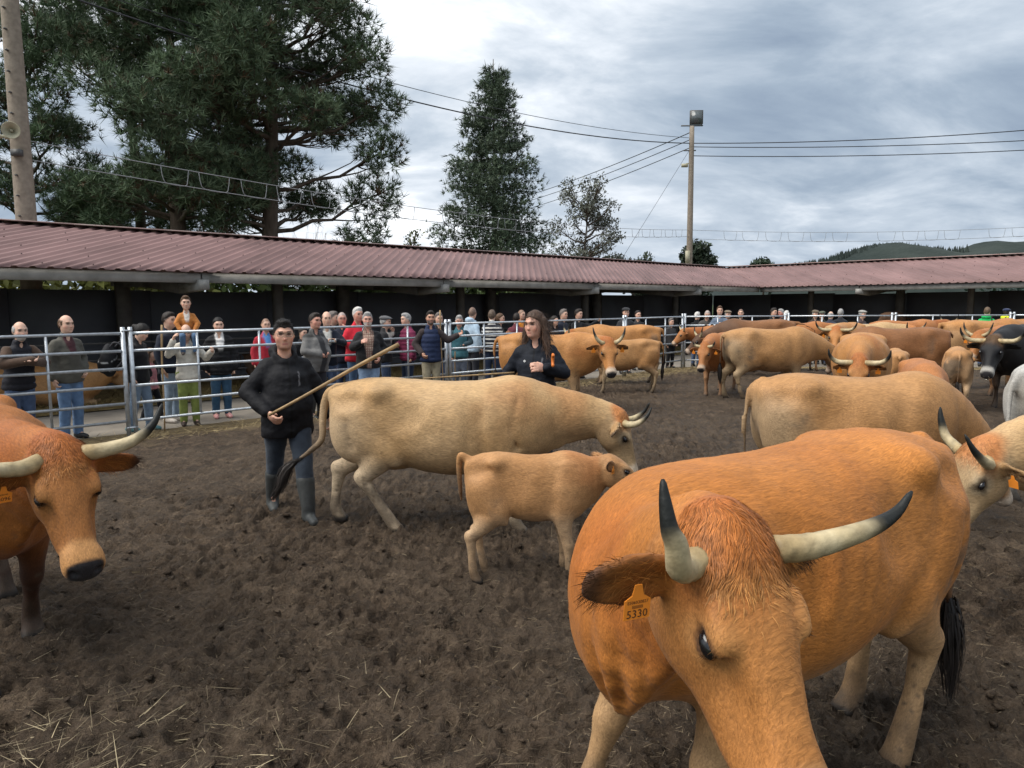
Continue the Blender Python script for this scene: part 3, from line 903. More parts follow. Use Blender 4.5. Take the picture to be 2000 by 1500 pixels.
        faces = ([np.concatenate(Ql)] if Ql else []) + [np.concatenate(Tl)]
        o = mesh_np('coat_hair', np.concatenate(Vl), faces, M_HAIR, root, np.concatenate(Cl)); o['kind'] = 'stuff'
    if ring:
        a = np.linspace(-2.4, 2.4, 14)
        rp_ = np.stack((.53 + .028 * np.cos(a) , .030 * np.sin(a), -.115 - .0 * a), 1)
        rp_[:, 0] = .535 + .012 * np.cos(a); rp_[:, 2] = -.105 - .030 * np.cos(a)
        Vr, Qr, Tr = tube_np(np.array([hp(v) for v in rp_]), .0065, 6)
        mesh_np('nose_ring', Vr, [np.array(Qr), np.array(Tr)], M_STEEL, root)
    return root
# ------------------------------------------------------------------ people
M_SKIN = pmat('skin', attr=True, rough=0.5, var=0.08, scale=30, bump=0.06, bscale=120, spec=0.35, sss=0.12, bdist=0.004)
M_CLOTH = pmat('cloth', attr=True, rough=0.8, var=0.14, scale=18, bump=0.35, bscale=40, spec=0.2, bdist=0.012, sheen=0.1)
M_NYLON = pmat('padded_nylon', attr=True, rough=0.72, var=0.15, scale=16, bump=0.45, bscale=30, spec=0.2, bdist=0.012)
M_PHAIR = pmat('person_hair', attr=True, rough=0.6, var=0.35, scale=60, bump=0.5, bscale=120, spec=0.3, stretch=(1, 1, .3), bdist=0.006)
M_SHOE = pmat('shoe', attr=True, rough=0.55, var=0.15, scale=25, bump=0.2, bscale=60)
M_WIRE = pmat('spectacle_frame', (0.25, 0.22, 0.18), rough=0.3, metal=0.8, var=0, bump=0)
M_LENS = pmat('spectacle_lens', (0.16, 0.15, 0.14), rough=0.08, var=0, bump=0, spec=0.6)
ARMS = {'down': ((-.03, .245, 1.14), (.04, .245, .90)), 'pocket': ((-.09, .285, 1.15), (.09, .19, .98)), 'rail': ((.20, .27, 1.26), (.40, .08, 1.36)),
        'belly': ((-.02, .27, 1.16), (.20, .10, 1.12)), 'stick': ((.02, .27, 1.16), (.25, .16, 1.22)), 'crossed': ((.06, .26, 1.18), (.19, -.06, 1.20)),
        'face': ((.10, .22, 1.20), (.16, .08, 1.44)), 'up': ((.06, .30, 1.30), (.16, .26, 1.55))}
SKIN = (.64, .40, .295)
HAIRC = {'black': (.009, .007, .006), 'dark': (.020, .014, .011), 'brown': (.09, .05, .028), 'grey': (.30, .29, .28), 'white': (.55, .53, .50), 'mid': (.13, .11, .10)}
def person(label, loc, h, height=1.75, top=(.03, .03, .04), topkind='jacket', leg=(.06, .09, .16), shoe=(.03, .03, .03), hair='short', hairc='dark',
           armL='down', armR='down', hyaw=0, hpitch=5, lean=0, fat=0.0, hem=.80, vox=.065, fv=.0185, cvox=.040, feet=((0, 0), (0, 0)), skin=SKIN, beard=None,
           glasses=False, sleeve=None, inner=None, pattern=None, hood=None, group='people watching over the rails', name='person', boots=False, z0=0.0,
           handfine=None, sit=False, stubble=0.0, cap=None, female=False, parts=True, seed=0, headscale=1.07, strands=0, tilt=0.0, zip_=False, kneeL=0.0, kneeR=0.0):
    S = height / 1.75
    root = empty(name, (loc[0], loc[1], z0), R(h), S)
    tag(root, label, 'person', group)
    sd_ = 500 + seed * 13 + int(abs(loc[0]) * 100)
    Ml = Rmat(0, lean)
    pv = np.array((0, 0, .95))
    up = lambda p: pv + Ml @ (np.array(p, float) - pv)
    neckp = up((0, 0, 1.49))
    Mhd = Ml @ Rmat(hyaw, hpitch - lean, tilt)
    HSC = headscale
    hp = lambda p: neckp + Mhd @ (np.array(p, float) - (0, 0, 1.49)) * HSC
    e_h = lambda c, rad, M: p_ell(c, np.array(rad) * HSC, M)
    skin = np.array(skin)
    arms = []
    for s, a in ((1, armL), (-1, armR)):
        e, w = ARMS[a] if isinstance(a, str) else a
        e = np.array(e, float); w = np.array(w, float)
        if isinstance(a, str): e[1] *= s; w[1] *= s
        sh = np.array((-.005, .160 * s, 1.372))
        arms.append((s, up(sh), up(e), up(w)))
    hips = []
    for s, (fx, fy), kb in ((1, feet[0], kneeL), (-1, feet[1], kneeR)):
        hip = np.array((0, .088 * s, .92)); an = np.array((-.02 + fx, .10 * s + fy, .09))
        if sit:
            kn = np.array((.36, .15 * s, .86)); an = np.array((.30, .15 * s, .46))
        else:
            kn = (hip + an) / 2 + np.array((.03 + kb, 0, 0)); kn[2] = .49
        hips.append((s, hip, kn, an))
    B = []      # (prim, k, sub)
    fb = fat
    tor = [up(p) for p in ((0, 0, .90), (.005 + fb * .04, 0, 1.06), (0.005 + fb * .02, 0, 1.24), (-.01, 0, 1.345), (-.012, 0, 1.425))]
    tr = np.array((.118 + fb * .02, .105 + fb * .07, .118 + fb * .03, .092, .050)); tl = np.array((.160 + fb * .03, .140 + fb * .06, .158 + fb * .03, .145, .070))
    if female: tl *= .92
    B.append((p_chain(tor, tr, tl, (0, 1, 0)), .05, False))
    B.append((p_chain([up((-.015, 0, 1.42)), hp((.005, 0, 1.56))], [.062, .054]), .04, False))
    for s, sh, e, w in arms:
        B.append((p_chain([sh, e, w], [.056, .044, .030]), .05, False))
    for s, hip, kn, an in hips:
        B.append((p_chain([hip, kn, an], [.090, .060, .042]), .04, False))
        B.append((p_chain([an + (-.02, 0, -.035), an + (.13, .015 * s, -.055)], [.042, .032]), .03, False))
    # head and face
    hd = e_h(hp((.012, 0, 1.650)), (.098, .076, .112), Mhd)
    F_ = [(hd, .03, False), (e_h(hp((.045, 0, 1.585)), (.060, .056, .062), Mhd), .04, False), (e_h(hp((.085, 0, 1.552)), (.022, .026, .018), Mhd), .03, False),
          (e_h(hp((.108, 0, 1.617)), (.020, .014, .014), Mhd), .012, False), (e_h(hp((.100, 0, 1.638)), (.012, .010, .030), Mhd), .012, False),
          (e_h(hp((.098, 0, 1.677)), (.016, .050, .010), Mhd), .016, False), (e_h(hp((.096, 0, 1.578)), (.012, .024, .008), Mhd), .010, False)]
    for s in (1, -1):
        F_ += [(e_h(hp((.108, .033 * s, 1.656)), (.014, .019, .011), Mhd), .012, True), (e_h(hp((.072, .045 * s, 1.618)), (.022, .018, .022), Mhd), .02, False),
               (e_h(hp((.0, .079 * s, 1.640)), (.020, .010, .033), Mhd), .008, False)]
    B += F_
    # hands: palm, four fingers, thumb
    hands = []
    for i, (s, sh, e, w) in enumerate(arms):
        d = w - e; d /= np.linalg.norm(d)
        inn = np.array((.25, -s, -.1)); nrm = inn - d * (inn @ d); nrm /= np.linalg.norm(nrm)
        lat = np.cross(d, nrm) * s * -1
        Mw = np.stack((d, lat, nrm), 1)
        B.append((p_ell(w + d * .050, (.058, .045, .023), Mw), .022, False))
        curl = 1.0
        for f, (o, ln) in enumerate(((-.037, .85), (-.013, 1.05), (.013, 1.15), (.036, 1.05))):
            b = w + d * .088 + lat * o
            m1 = b + d * .030 * ln + nrm * .012; m2 = m1 + d * .016 * ln + nrm * .026; m3 = m2 + nrm * .02 - d * .012
            B.append((p_chain([b, m1, m2, m3], [.0125, .012, .011, .0095]), .006, False))
        b = w + d * .035 + lat * .036
        B.append((p_chain([b, b + d * .03 + lat * .018 + nrm * .02, b + d * .055 + lat * .006 + nrm * .034], [.014, .011, .009]), .012, False))
        hands.append(w + d * .07)
    pts = np.vstack([[sh, e, w + (w - e) / np.linalg.norm(w - e) * .17] for _, sh, e, w in arms] + [[hip, kn, an, an + (.2, 0, -.09), an + (-.1, 0, -.09)] for _, hip, kn, an in hips] + [[hp((.16, .12, 1.80)), hp((-.14, -.12, 1.78)), hp((.16, -.12, 1.5))], [tor[1] + (.2 + fb * .12, .26, 0), tor[1] + (-.2, -.26, 0)]])
    lo = pts.min(0) - .06; hi = pts.max(0) + .06
    hc = hp((.02, 0, 1.64))
    fine = [[(hc[i] - .11, hc[i] + .11, fv)] for i in range(3)]
    if handfine:
        for q in hands:
            for i in range(3): fine[i].append((q[i] - .06, q[i] + .06, handfine))
    F = Field(*[axis(lo[i], hi[i], vox, fine[i]) for i in range(3)])
    for p_, k, sub in B: F.add(p_, k, sub)
    V, Q = F.mesh(1)
    f = (V - neckp) @ Mhd / HSC + (0, 0, 1.49)
    C = np.broadcast_to(skin, V.shape).copy()
    onh = sstep(1.50, 1.53, f[:, 2])
    nz = fbm(V * 30, 3, sd_)
    C = C * (1 + nz * .08)[:, None]
    C = lerp(C, skin * (1.12, .78, .74), onh * np.maximum(sstep(.045, .0, np.linalg.norm(f - (.08, .05, 1.61), axis=1)), np.maximum(sstep(.045, 0, np.linalg.norm(f - (.08, -.05, 1.61), axis=1)), sstep(.03, .0, np.linalg.norm(f - (.118, 0, 1.615), axis=1)))) * .6)
    hcol = np.array(HAIRC[hairc] if isinstance(hairc, str) else hairc)
    bz = sstep(1.605, 1.585, f[:, 2] + nz * .006) * sstep(.0, .03, f[:, 0]) * sstep(1.51, 1.535, f[:, 2])
    if stubble: C = lerp(C, skin * (.42, .42, .45), bz * stubble)
    if beard is not None:
        lipz = sstep(.012, .006, np.abs(f[:, 2] - 1.578)) * sstep(.028, .02, np.abs(f[:, 1]))
        mst = sstep(1.610, 1.60, f[:, 2]) * sstep(.03, .05, f[:, 0]) * sstep(1.51, 1.535, f[:, 2])
        C = lerp(C, np.array(HAIRC[beard]), mst * (1 - lipz) * .9)
    C = lerp(C, (.34, .11, .10), sstep(.010, .005, np.abs(f[:, 2] - 1.577)) * sstep(.027, .018, np.abs(f[:, 1])) * sstep(.07, .085, f[:, 0]) * .7)
    for s in (1, -1):
        de = np.sqrt(((f[:, 1] - .033 * s) / 1.5) ** 2 + (f[:, 2] - 1.656) ** 2)
        C = lerp(C, (.05, .03, .025), sstep(.015, .008, de) * sstep(.05, .075, f[:, 0]) * .9)
        br = sstep(.007, .004, np.abs(f[:, 2] - 1.678 + .15 * np.abs(np.abs(f[:, 1]) - .03))) * sstep(.012, .018, f[:, 1] * s) * sstep(.056, .048, f[:, 1] * s) * sstep(.05, .08, f[:, 0])
        C = lerp(C, np.minimum(hcol, .12), br * .8)
    if hair in ('shaved', 'bald', 'short'):
        g = (1.626 + 1.05 * (f[:, 0])) - f[:, 2]
        m = sstep(.012, -.006, g) * onh
        if hair == 'bald': m = m * sstep(1.705, 1.69, f[:, 2]) * sstep(.06, .03, f[:, 0])
        C = lerp(C, hcol, m * (.75 if hair != 'short' else 1))
    mesh_np('body', V, Q, M_SKIN, root, np.clip(C, .01, .9))
    def cloth(nm, prims, mat, col, cut=None, wr=.006, wf=(10, 10, 20), pre=None, res=cvox, quilt=0, colfn=None, sm=1):
        F2 = Field(*[axis(lo[i] - .05, hi[i] + .05, res) for i in range(3)])
        for it in prims:
            if callable(it): it(F2); continue
            F2.add(*it)
        V2, Q2 = F2.mesh(sm)
        if not len(V2): return None
        n2 = normals(V2, Q2)
        dsp = fbm(V2 * wf, 3, sd_ + 3) * wr
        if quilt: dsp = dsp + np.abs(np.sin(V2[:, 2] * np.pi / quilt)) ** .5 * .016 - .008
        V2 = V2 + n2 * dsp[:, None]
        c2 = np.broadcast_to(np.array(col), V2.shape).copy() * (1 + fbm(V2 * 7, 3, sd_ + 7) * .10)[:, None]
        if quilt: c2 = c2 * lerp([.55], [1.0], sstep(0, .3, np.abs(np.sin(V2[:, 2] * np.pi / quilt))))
        if colfn: c2 = colfn(V2, c2)
        return mesh_np(nm, V2, Q2, mat, root, np.clip(c2, .004, .9))
    def zcut(F2, z, below=True):
        zz = F2.ax[2][None, None, :]
        F2.D = np.maximum(F2.D, (z - zz) if below else (zz - z))
    # trousers
    pl = []
    pl.append((p_chain(tor[:2], tr[:2] + .016, tl[:2] + .016, (0, 1, 0)), .03))
    for s, hip, kn, an in hips:
        pl.append((p_chain([hip, kn, an + (0, 0, .0)], [.104 + fb * .02, .078, .066]), .03))
    pl.append(lambda F2: zcut(F2, 1.02, False))
    pl.append(lambda F2: zcut(F2, .055 if not boots else .36))
    cloth('trousers', pl, M_CLOTH, leg, wr=.008, wf=(11, 11, 15), res=cvox * 1.2)
    # top
    pad = {'jacket': .030, 'puffer': .040, 'sweater': .020, 'shirt': .014, 'vest': .034}[topkind]
    tt = []
    hm = hem
    if hm < .9:
        tt.append((p_chain([up((0, 0, hm + .06)), tor[1]], [tr[0] + max(pad, .044), tr[1] + pad], [tl[0] + max(pad, .042) + .006, tl[1] + pad], (0, 1, 0)), .03))
    tt.append((p_chain(tor[1:], tr[1:] + pad, tl[1:] + pad * .8, (0, 1, 0)), .04))
    tt.append(lambda F2: zcut(F2, hm))
    sl = []
    for s, sh, e, w in arms:
        we = e + (w - e) * .97
        sl.append((p_chain([sh + (0, -.01 * s, 0), e, we], np.array([.060, .053, .042]) + pad * .5), .05))
    if topkind != 'vest': tt += sl
    if hood:
        tt.append((p_ell(up((-.085, 0, 1.50)), (.075, .125, .075)), .03)); tt.append((p_chain([up((-.08, .085, 1.51)), up((.03, .075, 1.475)), up((.075, .03, 1.42))], .034), .03))
        tt.append((p_chain([up((-.08, -.085, 1.51)), up((.03, -.075, 1.475)), up((.075, -.03, 1.42))], .034), .03))
        tt.append((p_chain([up((.02, 0, 1.46)), hp((.06, 0, 1.60))], [.062, .072]), .02, True))
    else:
        tt.append((p_chain([up((-.015, 0, 1.42)), up((-.008, 0, 1.492))], [.088, .076]), .03))
        tt.append((p_ell(up((.075, 0, 1.47)), (.055, .03, .06)), .02, True))
    inner_c = np.array(inner) if inner is not None else None
    topc = np.array(top)
    def colfn(V2, c2):
        u = (V2 - pv) @ Ml + pv
        if inner_c is not None:
            wv = .018 + .050 * sstep(1.05, 1.45, u[:, 2]) if pattern != 'open' else .035 + .055 * sstep(.9, 1.4, u[:, 2])
            m = sstep(wv + .012, wv - .004, np.abs(u[:, 1])) * sstep(.02, .05, u[:, 0]) * (sstep(1.18, 1.28, u[:, 2]) if pattern != 'open' else 1)
            ic = np.broadcast_to(inner_c, c2.shape).copy()
            if pattern == 'open':
                st = (np.sin(u[:, 1] * 190) > .1) | (np.sin(u[:, 2] * 150) > .55)
                ic = lerp(ic, np.array((.13, .05, .04)), st * .85)
            c2 = lerp(c2, ic, m)
        if pattern == 'stripes':
            st = sstep(-.15, .15, np.sin(u[:, 2] * 2 * np.pi / .085) - .35)
            c2 = lerp(c2, (.62, .60, .56), st)
        if pattern == 'yoke':
            c2 = lerp(c2, topc * .25, sstep(.05, .09, np.abs(u[:, 1])) * sstep(1.36, 1.40, u[:, 2]) + sstep(.12, .16, np.abs(u[:, 1])) * sstep(1.20, 1.16, u[:, 2]) * .0)
            c2 = lerp(c2, (.03, .03, .033), sstep(.07, .05, np.abs(u[:, 1])) * sstep(.02, .05, u[:, 0]))
        if zip_:
            c2 = lerp(c2, topc * .35, sstep(.008, .004, np.abs(u[:, 1])) * sstep(.03, .06, u[:, 0]))
            c2 = lerp(c2, (.16, .16, .17), sstep(.007, .003, np.abs(u[:, 1] - .085)) * sstep(.03, .06, u[:, 0]) * sstep(1.20, 1.22, u[:, 2]) * sstep(1.34, 1.32, u[:, 2]))
        return c2
    matt = M_NYLON if topkind in ('puffer', 'vest') or zip_ else M_CLOTH
    nm_top = {'jacket': 'jacket', 'puffer': 'jacket', 'sweater': 'sweater', 'shirt': 'shirt', 'vest': 'vest'}[topkind]
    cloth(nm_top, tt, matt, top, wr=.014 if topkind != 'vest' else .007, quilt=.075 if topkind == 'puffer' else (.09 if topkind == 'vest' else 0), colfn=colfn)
    if topkind == 'vest':
        cloth('sleeves', [(p_, k) for p_, k in sl], M_CLOTH, sleeve or (.03, .03, .03), wr=.006)
    # shoes
    for s, hip, kn, an in hips:
        sp = [(p_chain([an + (-.035, 0, -.045), an + (.06, .008 * s, -.048), an + (.15, .018 * s, -.058)], [.047, .046, .037]), .02)]
        if boots:
            top_ = an + (kn - an) * .68
            sp.append((p_chain([an + (-.01, 0, -.03), an + (0, 0, .05), top_], [.058, .060, .082]), .03))
        else:
            sp.append((p_chain([an + (-.01, 0, -.03), an + (-.005, 0, .02)], [.052, .050]), .02))
        sp.append(lambda F2, zf=an[2] - .09: zcut(F2, zf + .004))
        cloth('boot' if boots else 'shoe', sp, M_SHOE, shoe, wr=.002, res=min(cvox, .020))
    # hair
    def keep(F2, fn):
        X = F2.ax[0][:, None, None]; Y = F2.ax[1][None, :, None]; Z = F2.ax[2][None, None, :]
        x, y, z = X - neckp[0], Y - neckp[1], Z - neckp[2]
        x, y, z = x / HSC, y / HSC, z / HSC
        fx = x * Mhd[0, 0] + y * Mhd[1, 0] + z * Mhd[2, 0]; fy = x * Mhd[0, 1] + y * Mhd[1, 1] + z * Mhd[2, 1]; fz = x * Mhd[0, 2] + y * Mhd[1, 2] + z * Mhd[2, 2] + 1.49
        F2.D = np.maximum(F2.D, fn(fx, fy, fz))
    def headpiece(nm, prims, mat, col, res, wr=.007, wf=(45, 45, 30)):
        hl = np.minimum.reduce([hp((a, b, c)) for a in (-.2, .2) for b in (-.17, .17) for c in (1.25 if hair == 'long' else 1.45, 1.84)]); hh = np.maximum.reduce([hp((a, b, c)) for a in (-.2, .2) for b in (-.17, .17) for c in (1.25 if hair == 'long' else 1.45, 1.84)])
        F2 = Field(*[axis(hl[i], hh[i], res) for i in range(3)])
        for it in prims:
            if callable(it): it(F2)
            else: F2.add(*it)
        V2, Q2 = F2.mesh(1)
        if not len(V2): return
        V2 = V2 + normals(V2, Q2) * (fbm(V2 * wf, 3, sd_ + 9) * wr)[:, None]
        c2 = np.array(col) * (1 + fbm(V2 * (60, 60, 20), 3, sd_ + 1) * .35)[:, None]
        ho = mesh_np(nm, V2, Q2, mat, root, np.clip(c2, .004, .9))
        if strands and nm == 'hair':
            r_ = np.random.RandomState(sd_); fi = r_.randint(0, len(Q2), strands)
            pt = V2[Q2[fi, 0]]; nr_ = normals(V2, Q2)[Q2[fi, 0]]
            lg = hair == 'long'
            dr = np.array((-.2, 0, -1.0 if lg else -.35)) @ Mhd.T + r_.randn(strands, 3) * (.35 if lg else .5) + nr_ * .35
            if lg: dr = dr + np.stack((vnoise(pt * 12, 4), vnoise(pt * 12, 6), 0 * pt[:, 0]), 1) * .9
            dr /= np.linalg.norm(dr, axis=1, keepdims=True)
            Vr, Qr, Tr, Cr = ribbons(pt, dr, nr_, r_.uniform(.05, .16, strands) if lg else r_.uniform(.012, .03, strands), np.full(strands, .0035 if lg else .0022), r_.uniform(-.3, .3, strands), np.array(col) * r_.uniform(.5, 2.0, (strands, 1)), 4)
            o_ = mesh_np('loose_hair', Vr, Qr + [Tr], M_PHAIR, root, np.clip(Cr, .004, .9)); o_['kind'] = 'stuff'
    hr = max(.009, fv * 1.0)
    if hair == 'short':
        headpiece('hair', [(e_h(hp((.006, 0, 1.660)), (.104, .0825, .113), Mhd), .02), (e_h(hp((.050, 0, 1.752)), (.048, .050, .020), Mhd), .03),
                           lambda F2: keep(F2, lambda x, y, z: ((1.622 + 1.0 * x - .014 * np.cos(y * 55) + .018 * np.clip((np.abs(y) - .03) * 40, 0, 1) * (x > .03)) - z) * .62)], M_PHAIR, hcol, hr)
    elif hair == 'bald':
        headpiece('hair', [(e_h(hp((.004, 0, 1.650)), (.106, .084, .112), Mhd), .02), lambda F2: keep(F2, lambda x, y, z: np.maximum(np.maximum(((1.60 + .80 * x) - z) * .75, (z - 1.695 + .25 * x) * .8), x - .045))], M_PHAIR, hcol, hr)
    elif hair in ('long', 'tied'):
        pr = [(e_h(hp((.0, 0, 1.660)), (.112, .090, .116), Mhd), .02), lambda F2: keep(F2, lambda x, y, z: np.minimum((1.655 + .80 * (x - .01)) - z, np.maximum(x - .02, 1.54 - z)) * .7)]
        if hair == 'long':
            for s in (1, -1):
                pr.append((p_chain([hp((-.01, .085 * s, 1.68)), hp((.0, .105 * s, 1.58)), hp((.015, .12 * s, 1.46)), hp((.03, .13 * s, 1.36))], [.030, .036, .036, .016]), .03))
            pr.append((p_chain([hp((-.09, 0, 1.66)), hp((-.11, 0, 1.52)), hp((-.12, 0, 1.38))], [.045, .05, .03], [.075, .085, .07], Mhd[:, 1]), .04))
        else:
            pr.append((p_ell(hp((-.12, 0, 1.66)), (.045, .045, .045)), .02))
        headpiece('hair', pr, M_PHAIR, hcol, hr, .008 if hair == 'long' else .004)
    if cap is not None:
        headpiece('flat_cap', [(e_h(hp((.0, 0, 1.715)), (.122, .100, .055), Mhd), .02), (e_h(hp((.085, 0, 1.715)), (.075, .075, .014), Mhd), .03), lambda F2: keep(F2, lambda x, y, z: (1.69 + .12 * x) - z)], M_CLOTH, cap, hr, .002)
    if glasses:
        mb = MB(); ml = MB()
        for s in (1, -1):
            a = np.linspace(0, 2 * np.pi, 17)
            pa = np.array([hp((.121, .034 * s + .025 * np.sign(math.cos(t)) * abs(math.cos(t)) ** .6, 1.655 + .016 * np.sign(math.sin(t)) * abs(math.sin(t)) ** .6)) for t in a])
            mb.tube(pa, .0022, 5)
            mb.tube([hp((.118, .060 * s, 1.662)), hp((.06, .083 * s, 1.66)), hp((0, .086 * s, 1.65))], .0016, 5)
        mb.tube([hp((.122, .010, 1.66)), hp((.124, 0, 1.664)), hp((.122, -.010, 1.66))], .0014, 5)
        mb.build('spectacles', M_WIRE, root, True)
    return root
M_WOOD = pmat('stick_wood', (.30, .20, .10), rough=.6, var=.3, scale=14, bump=.3, bscale=40, stretch=(1, 1, .2))
def stick(label, a, b, r=.013, parent=None, group='herding sticks held by the people'):
    a = np.array(a, float); b = np.array(b, float)
    t = np.linspace(0, 1, 9)[:, None]
    P_ = np.array((0, 0, 0)) + t * (b - a)
    P_ = P_ + np.stack((np.sin(t[:, 0] * 7) * .006, np.cos(t[:, 0] * 5) * .006, 0 * t[:, 0]), 1)
    V, Q, T = tube_np(P_, r * np.interp(t[:, 0], [0, .9, .93, 1], [.75, 1.1, 1.35, 1.1]), 8)
    o = mesh_np('walking_stick', V, [np.array(Q), np.array(T)], M_WOOD)
    o.location = a
    tag(o, label, 'stick', group)
    return o
# ------------------------------------------------------------------ the setting
M_MUD = None
def mud_material():
    m = bpy.data.materials.new('trampled_mud'); m.use_nodes = True
    t = m.node_tree; n = t.nodes; l = t.links; b = n['Principled BSDF']
    tcn = n.new('ShaderNodeTexCoord')
    def noise(s, d=6, r=.6, dist=0):
        z = n.new('ShaderNodeTexNoise'); z.inputs['Scale'].default_value = s; z.inputs['Detail'].default_value = d; z.inputs['Roughness'].default_value = r; z.inputs['Distortion'].default_value = dist
        l.new(tcn.outputs['Object'], z.inputs['Vector']); return z.outputs['Fac']
    big = noise(.8, 4); mid = noise(7, 6, .65, .5); fine = noise(45, 5, .7); patch = noise(1.7, 5, .55, .8); fib = noise(90, 2, .5, 2.5)
    def ramp(src, pts):
        r = n.new('ShaderNodeValToRGB'); e = r.color_ramp.elements
        e[0].position, e[0].color = pts[0][0], pts[0][1] + (1,); e[1].position, e[1].color = pts[-1][0], pts[-1][1] + (1,)
        for p, c in pts[1:-1]:
            q = e.new(p); q.color = c + (1,)
        l.new(src, r.inputs[0]); return r.outputs[0]
    def mixc(f, a, b_, mode='MIX'):
        q = n.new('ShaderNodeMix'); q.data_type = 'RGBA'; q.blend_type = mode
        if isinstance(f, float): q.inputs[0].default_value = f
        else: l.new(f, q.inputs[0])
        for i, v in ((6, a), (7, b_)):
            if isinstance(v, tuple): q.inputs[i].default_value = v + (1,)
            else: l.new(v, q.inputs[i])
        return q.outputs[2]
    c = ramp(mid, [(.32, (.029, .0205, .014)), (.48, (.074, .053, .037)), (.68, (.150, .112, .080))])
    c = mixc(ramp(fine, [(.35, (0, 0, 0)), (.75, (1, 1, 1))]), mixc(1.0, c, (.62, .60, .58), 'MULTIPLY'), mixc(1.0, c, (1.5, 1.45, 1.4), 'MULTIPLY'))
    c = mixc(ramp(big, [(.4, (0, 0, 0)), (.7, (.55, .55, .55))]), c, (.112, .084, .060))
    c = mixc(ramp(noise(2.6, 8, .7, .6), [(.36, (.40, .40, .40)), (.56, (0, 0, 0))]), c, (.026, .018, .012))
    c = mixc(ramp(fib, [(.60, (0, 0, 0)), (.68, (.5, .5, .5))]), c, (.17, .13, .080))
    c = mixc(ramp(patch, [(.715, (0, 0, 0)), (.74, (.75, .75, .75))]), c, (.17, .135, .055))
    at = n.new('ShaderNodeAttribute'); at.attribute_name = 'Col'
    sp = n.new('ShaderNodeSeparateColor'); l.new(at.outputs['Color'], sp.inputs[0])
    c = mixc(sp.outputs[0], c, (.235, .175, .095))          # trodden straw along the rails
    l.new(c, b.inputs['Base Color'])
    rr = n.new('ShaderNodeMapRange'); rr.inputs['From Min'].default_value = .35; rr.inputs['From Max'].default_value = .65; rr.inputs['To Min'].default_value = .50; rr.inputs['To Max'].default_value = .95
    l.new(mid, rr.inputs[0]); l.new(rr.outputs[0], b.inputs['Roughness'])
    b.inputs['Specular IOR Level'].default_value = .16
    ad = n.new('ShaderNodeMath'); ad.operation = 'MULTIPLY_ADD'; l.new(fine, ad.inputs[0]); ad.inputs[1].default_value = .35; l.new(mid, ad.inputs[2])
    ad2 = n.new('ShaderNodeMath'); ad2.operation = 'MULTIPLY_ADD'; l.new(fib, ad2.inputs[0]); ad2.inputs[1].default_value = .12; l.new(ad.outputs[0], ad2.inputs[2])
    bp = n.new('ShaderNodeBump'); bp.inputs['Strength'].default_value = 1.0; bp.inputs['Distance'].default_value = .08
    l.new(ad2.outputs[0], bp.inputs['Height']); l.new(bp.outputs[0], b.inputs['Normal'])
    return m
M_MUD = mud_material()
M_GRASS = pmat('far_grass', (.05, .075, .025), rough=.95, var=.35, scale=.15, bump=.4, bscale=2, bdist=.2)
M_CONC = pmat('worn_concrete', (.20, .175, .145), rough=.9, var=.25, scale=1.6, bump=.5, bscale=14, bdist=.02, detail=8)
M_STRAWBED = pmat('straw_bedding', (.20, .14, .06), color2=(.42, .31, .13), rough=.95, scale=9, bump=1.0, bscale=22, bdist=.08, detail=8)
M_STRAW = pmat('straw', attr=True, rough=.7, var=.2, scale=30, bump=0)
M_GALV = pmat('galvanised_steel', (.50, .53, .56), rough=.42, metal=.65, var=.16, scale=18, bump=.06, bscale=60, spec=.5, rvar=.08)
M_ROOF = pmat('red_brown_roof_sheet', attr=True, var=.16, rough=.62, scale=2.2, bump=.05, bscale=30, spec=.25, detail=8, stretch=(1, .25, 1))
M_CAP = pmat('ridge_cap_metal', (.22, .12, .11), color2=(.34, .28, .26), rough=.5, scale=4, bump=.05)
M_BEAM = pmat('weathered_beam', (.22, .215, .20), color2=(.34, .33, .31), rough=.9, scale=3.5, bump=.3, bscale=18, detail=8)
M_DARKW = pmat('dark_wall_panel', (.10, .108, .125), color2=(.135, .145, .165), rough=.8, scale=1.2, bump=.1, bscale=10)
M_POSTD = pmat('shed_post', (.10, .097, .092), color2=(.16, .15, .14), rough=.9, scale=4, bump=.2)
M_SCREW = pmat('roof_screw', (.06, .035, .035), rough=.6, var=0, bump=0)
M_POLE = pmat('concrete_pole', (.20, .165, .13), color2=(.29, .245, .195), rough=.9, scale=9, bump=.4, bscale=30, detail=8)
M_IRON = pmat('grey_ironwork', (.10, .10, .10), rough=.6, metal=.4, var=.2, bump=0)
M_CABLE = pmat('cable', (.03, .03, .035), rough=.6, var=0, bump=0)
M_CABLEL = pmat('light_cable', (.25, .26, .27), rough=.6, var=0, bump=0)
M_HORNSP = pmat('loudspeaker_shell', (.36, .34, .24), rough=.5, var=.15, bump=0)
M_GLASS = pmat('floodlight_glass', (.10, .115, .12), rough=.15, var=.1, bump=0, spec=.6)
M_HILL = pmat('wooded_hill', (.014, .022, .020), color2=(.034, .044, .038), rough=1, scale=.012, bump=.6, bscale=.05, bdist=8, detail=10)  # slight blue fade of distance is put into the base colour

# ground: one sheet to the horizon (the mud and the walk lie on it)
go = mesh_np('ground', [(-2500, -300, -.16), (2500, -300, -.16), (2500, 4000, -.16), (-2500, 4000, -.16)], np.array([(0, 1, 2, 3)]), M_GRASS, smooth=False)
tag(go, None, None, kind='structure')
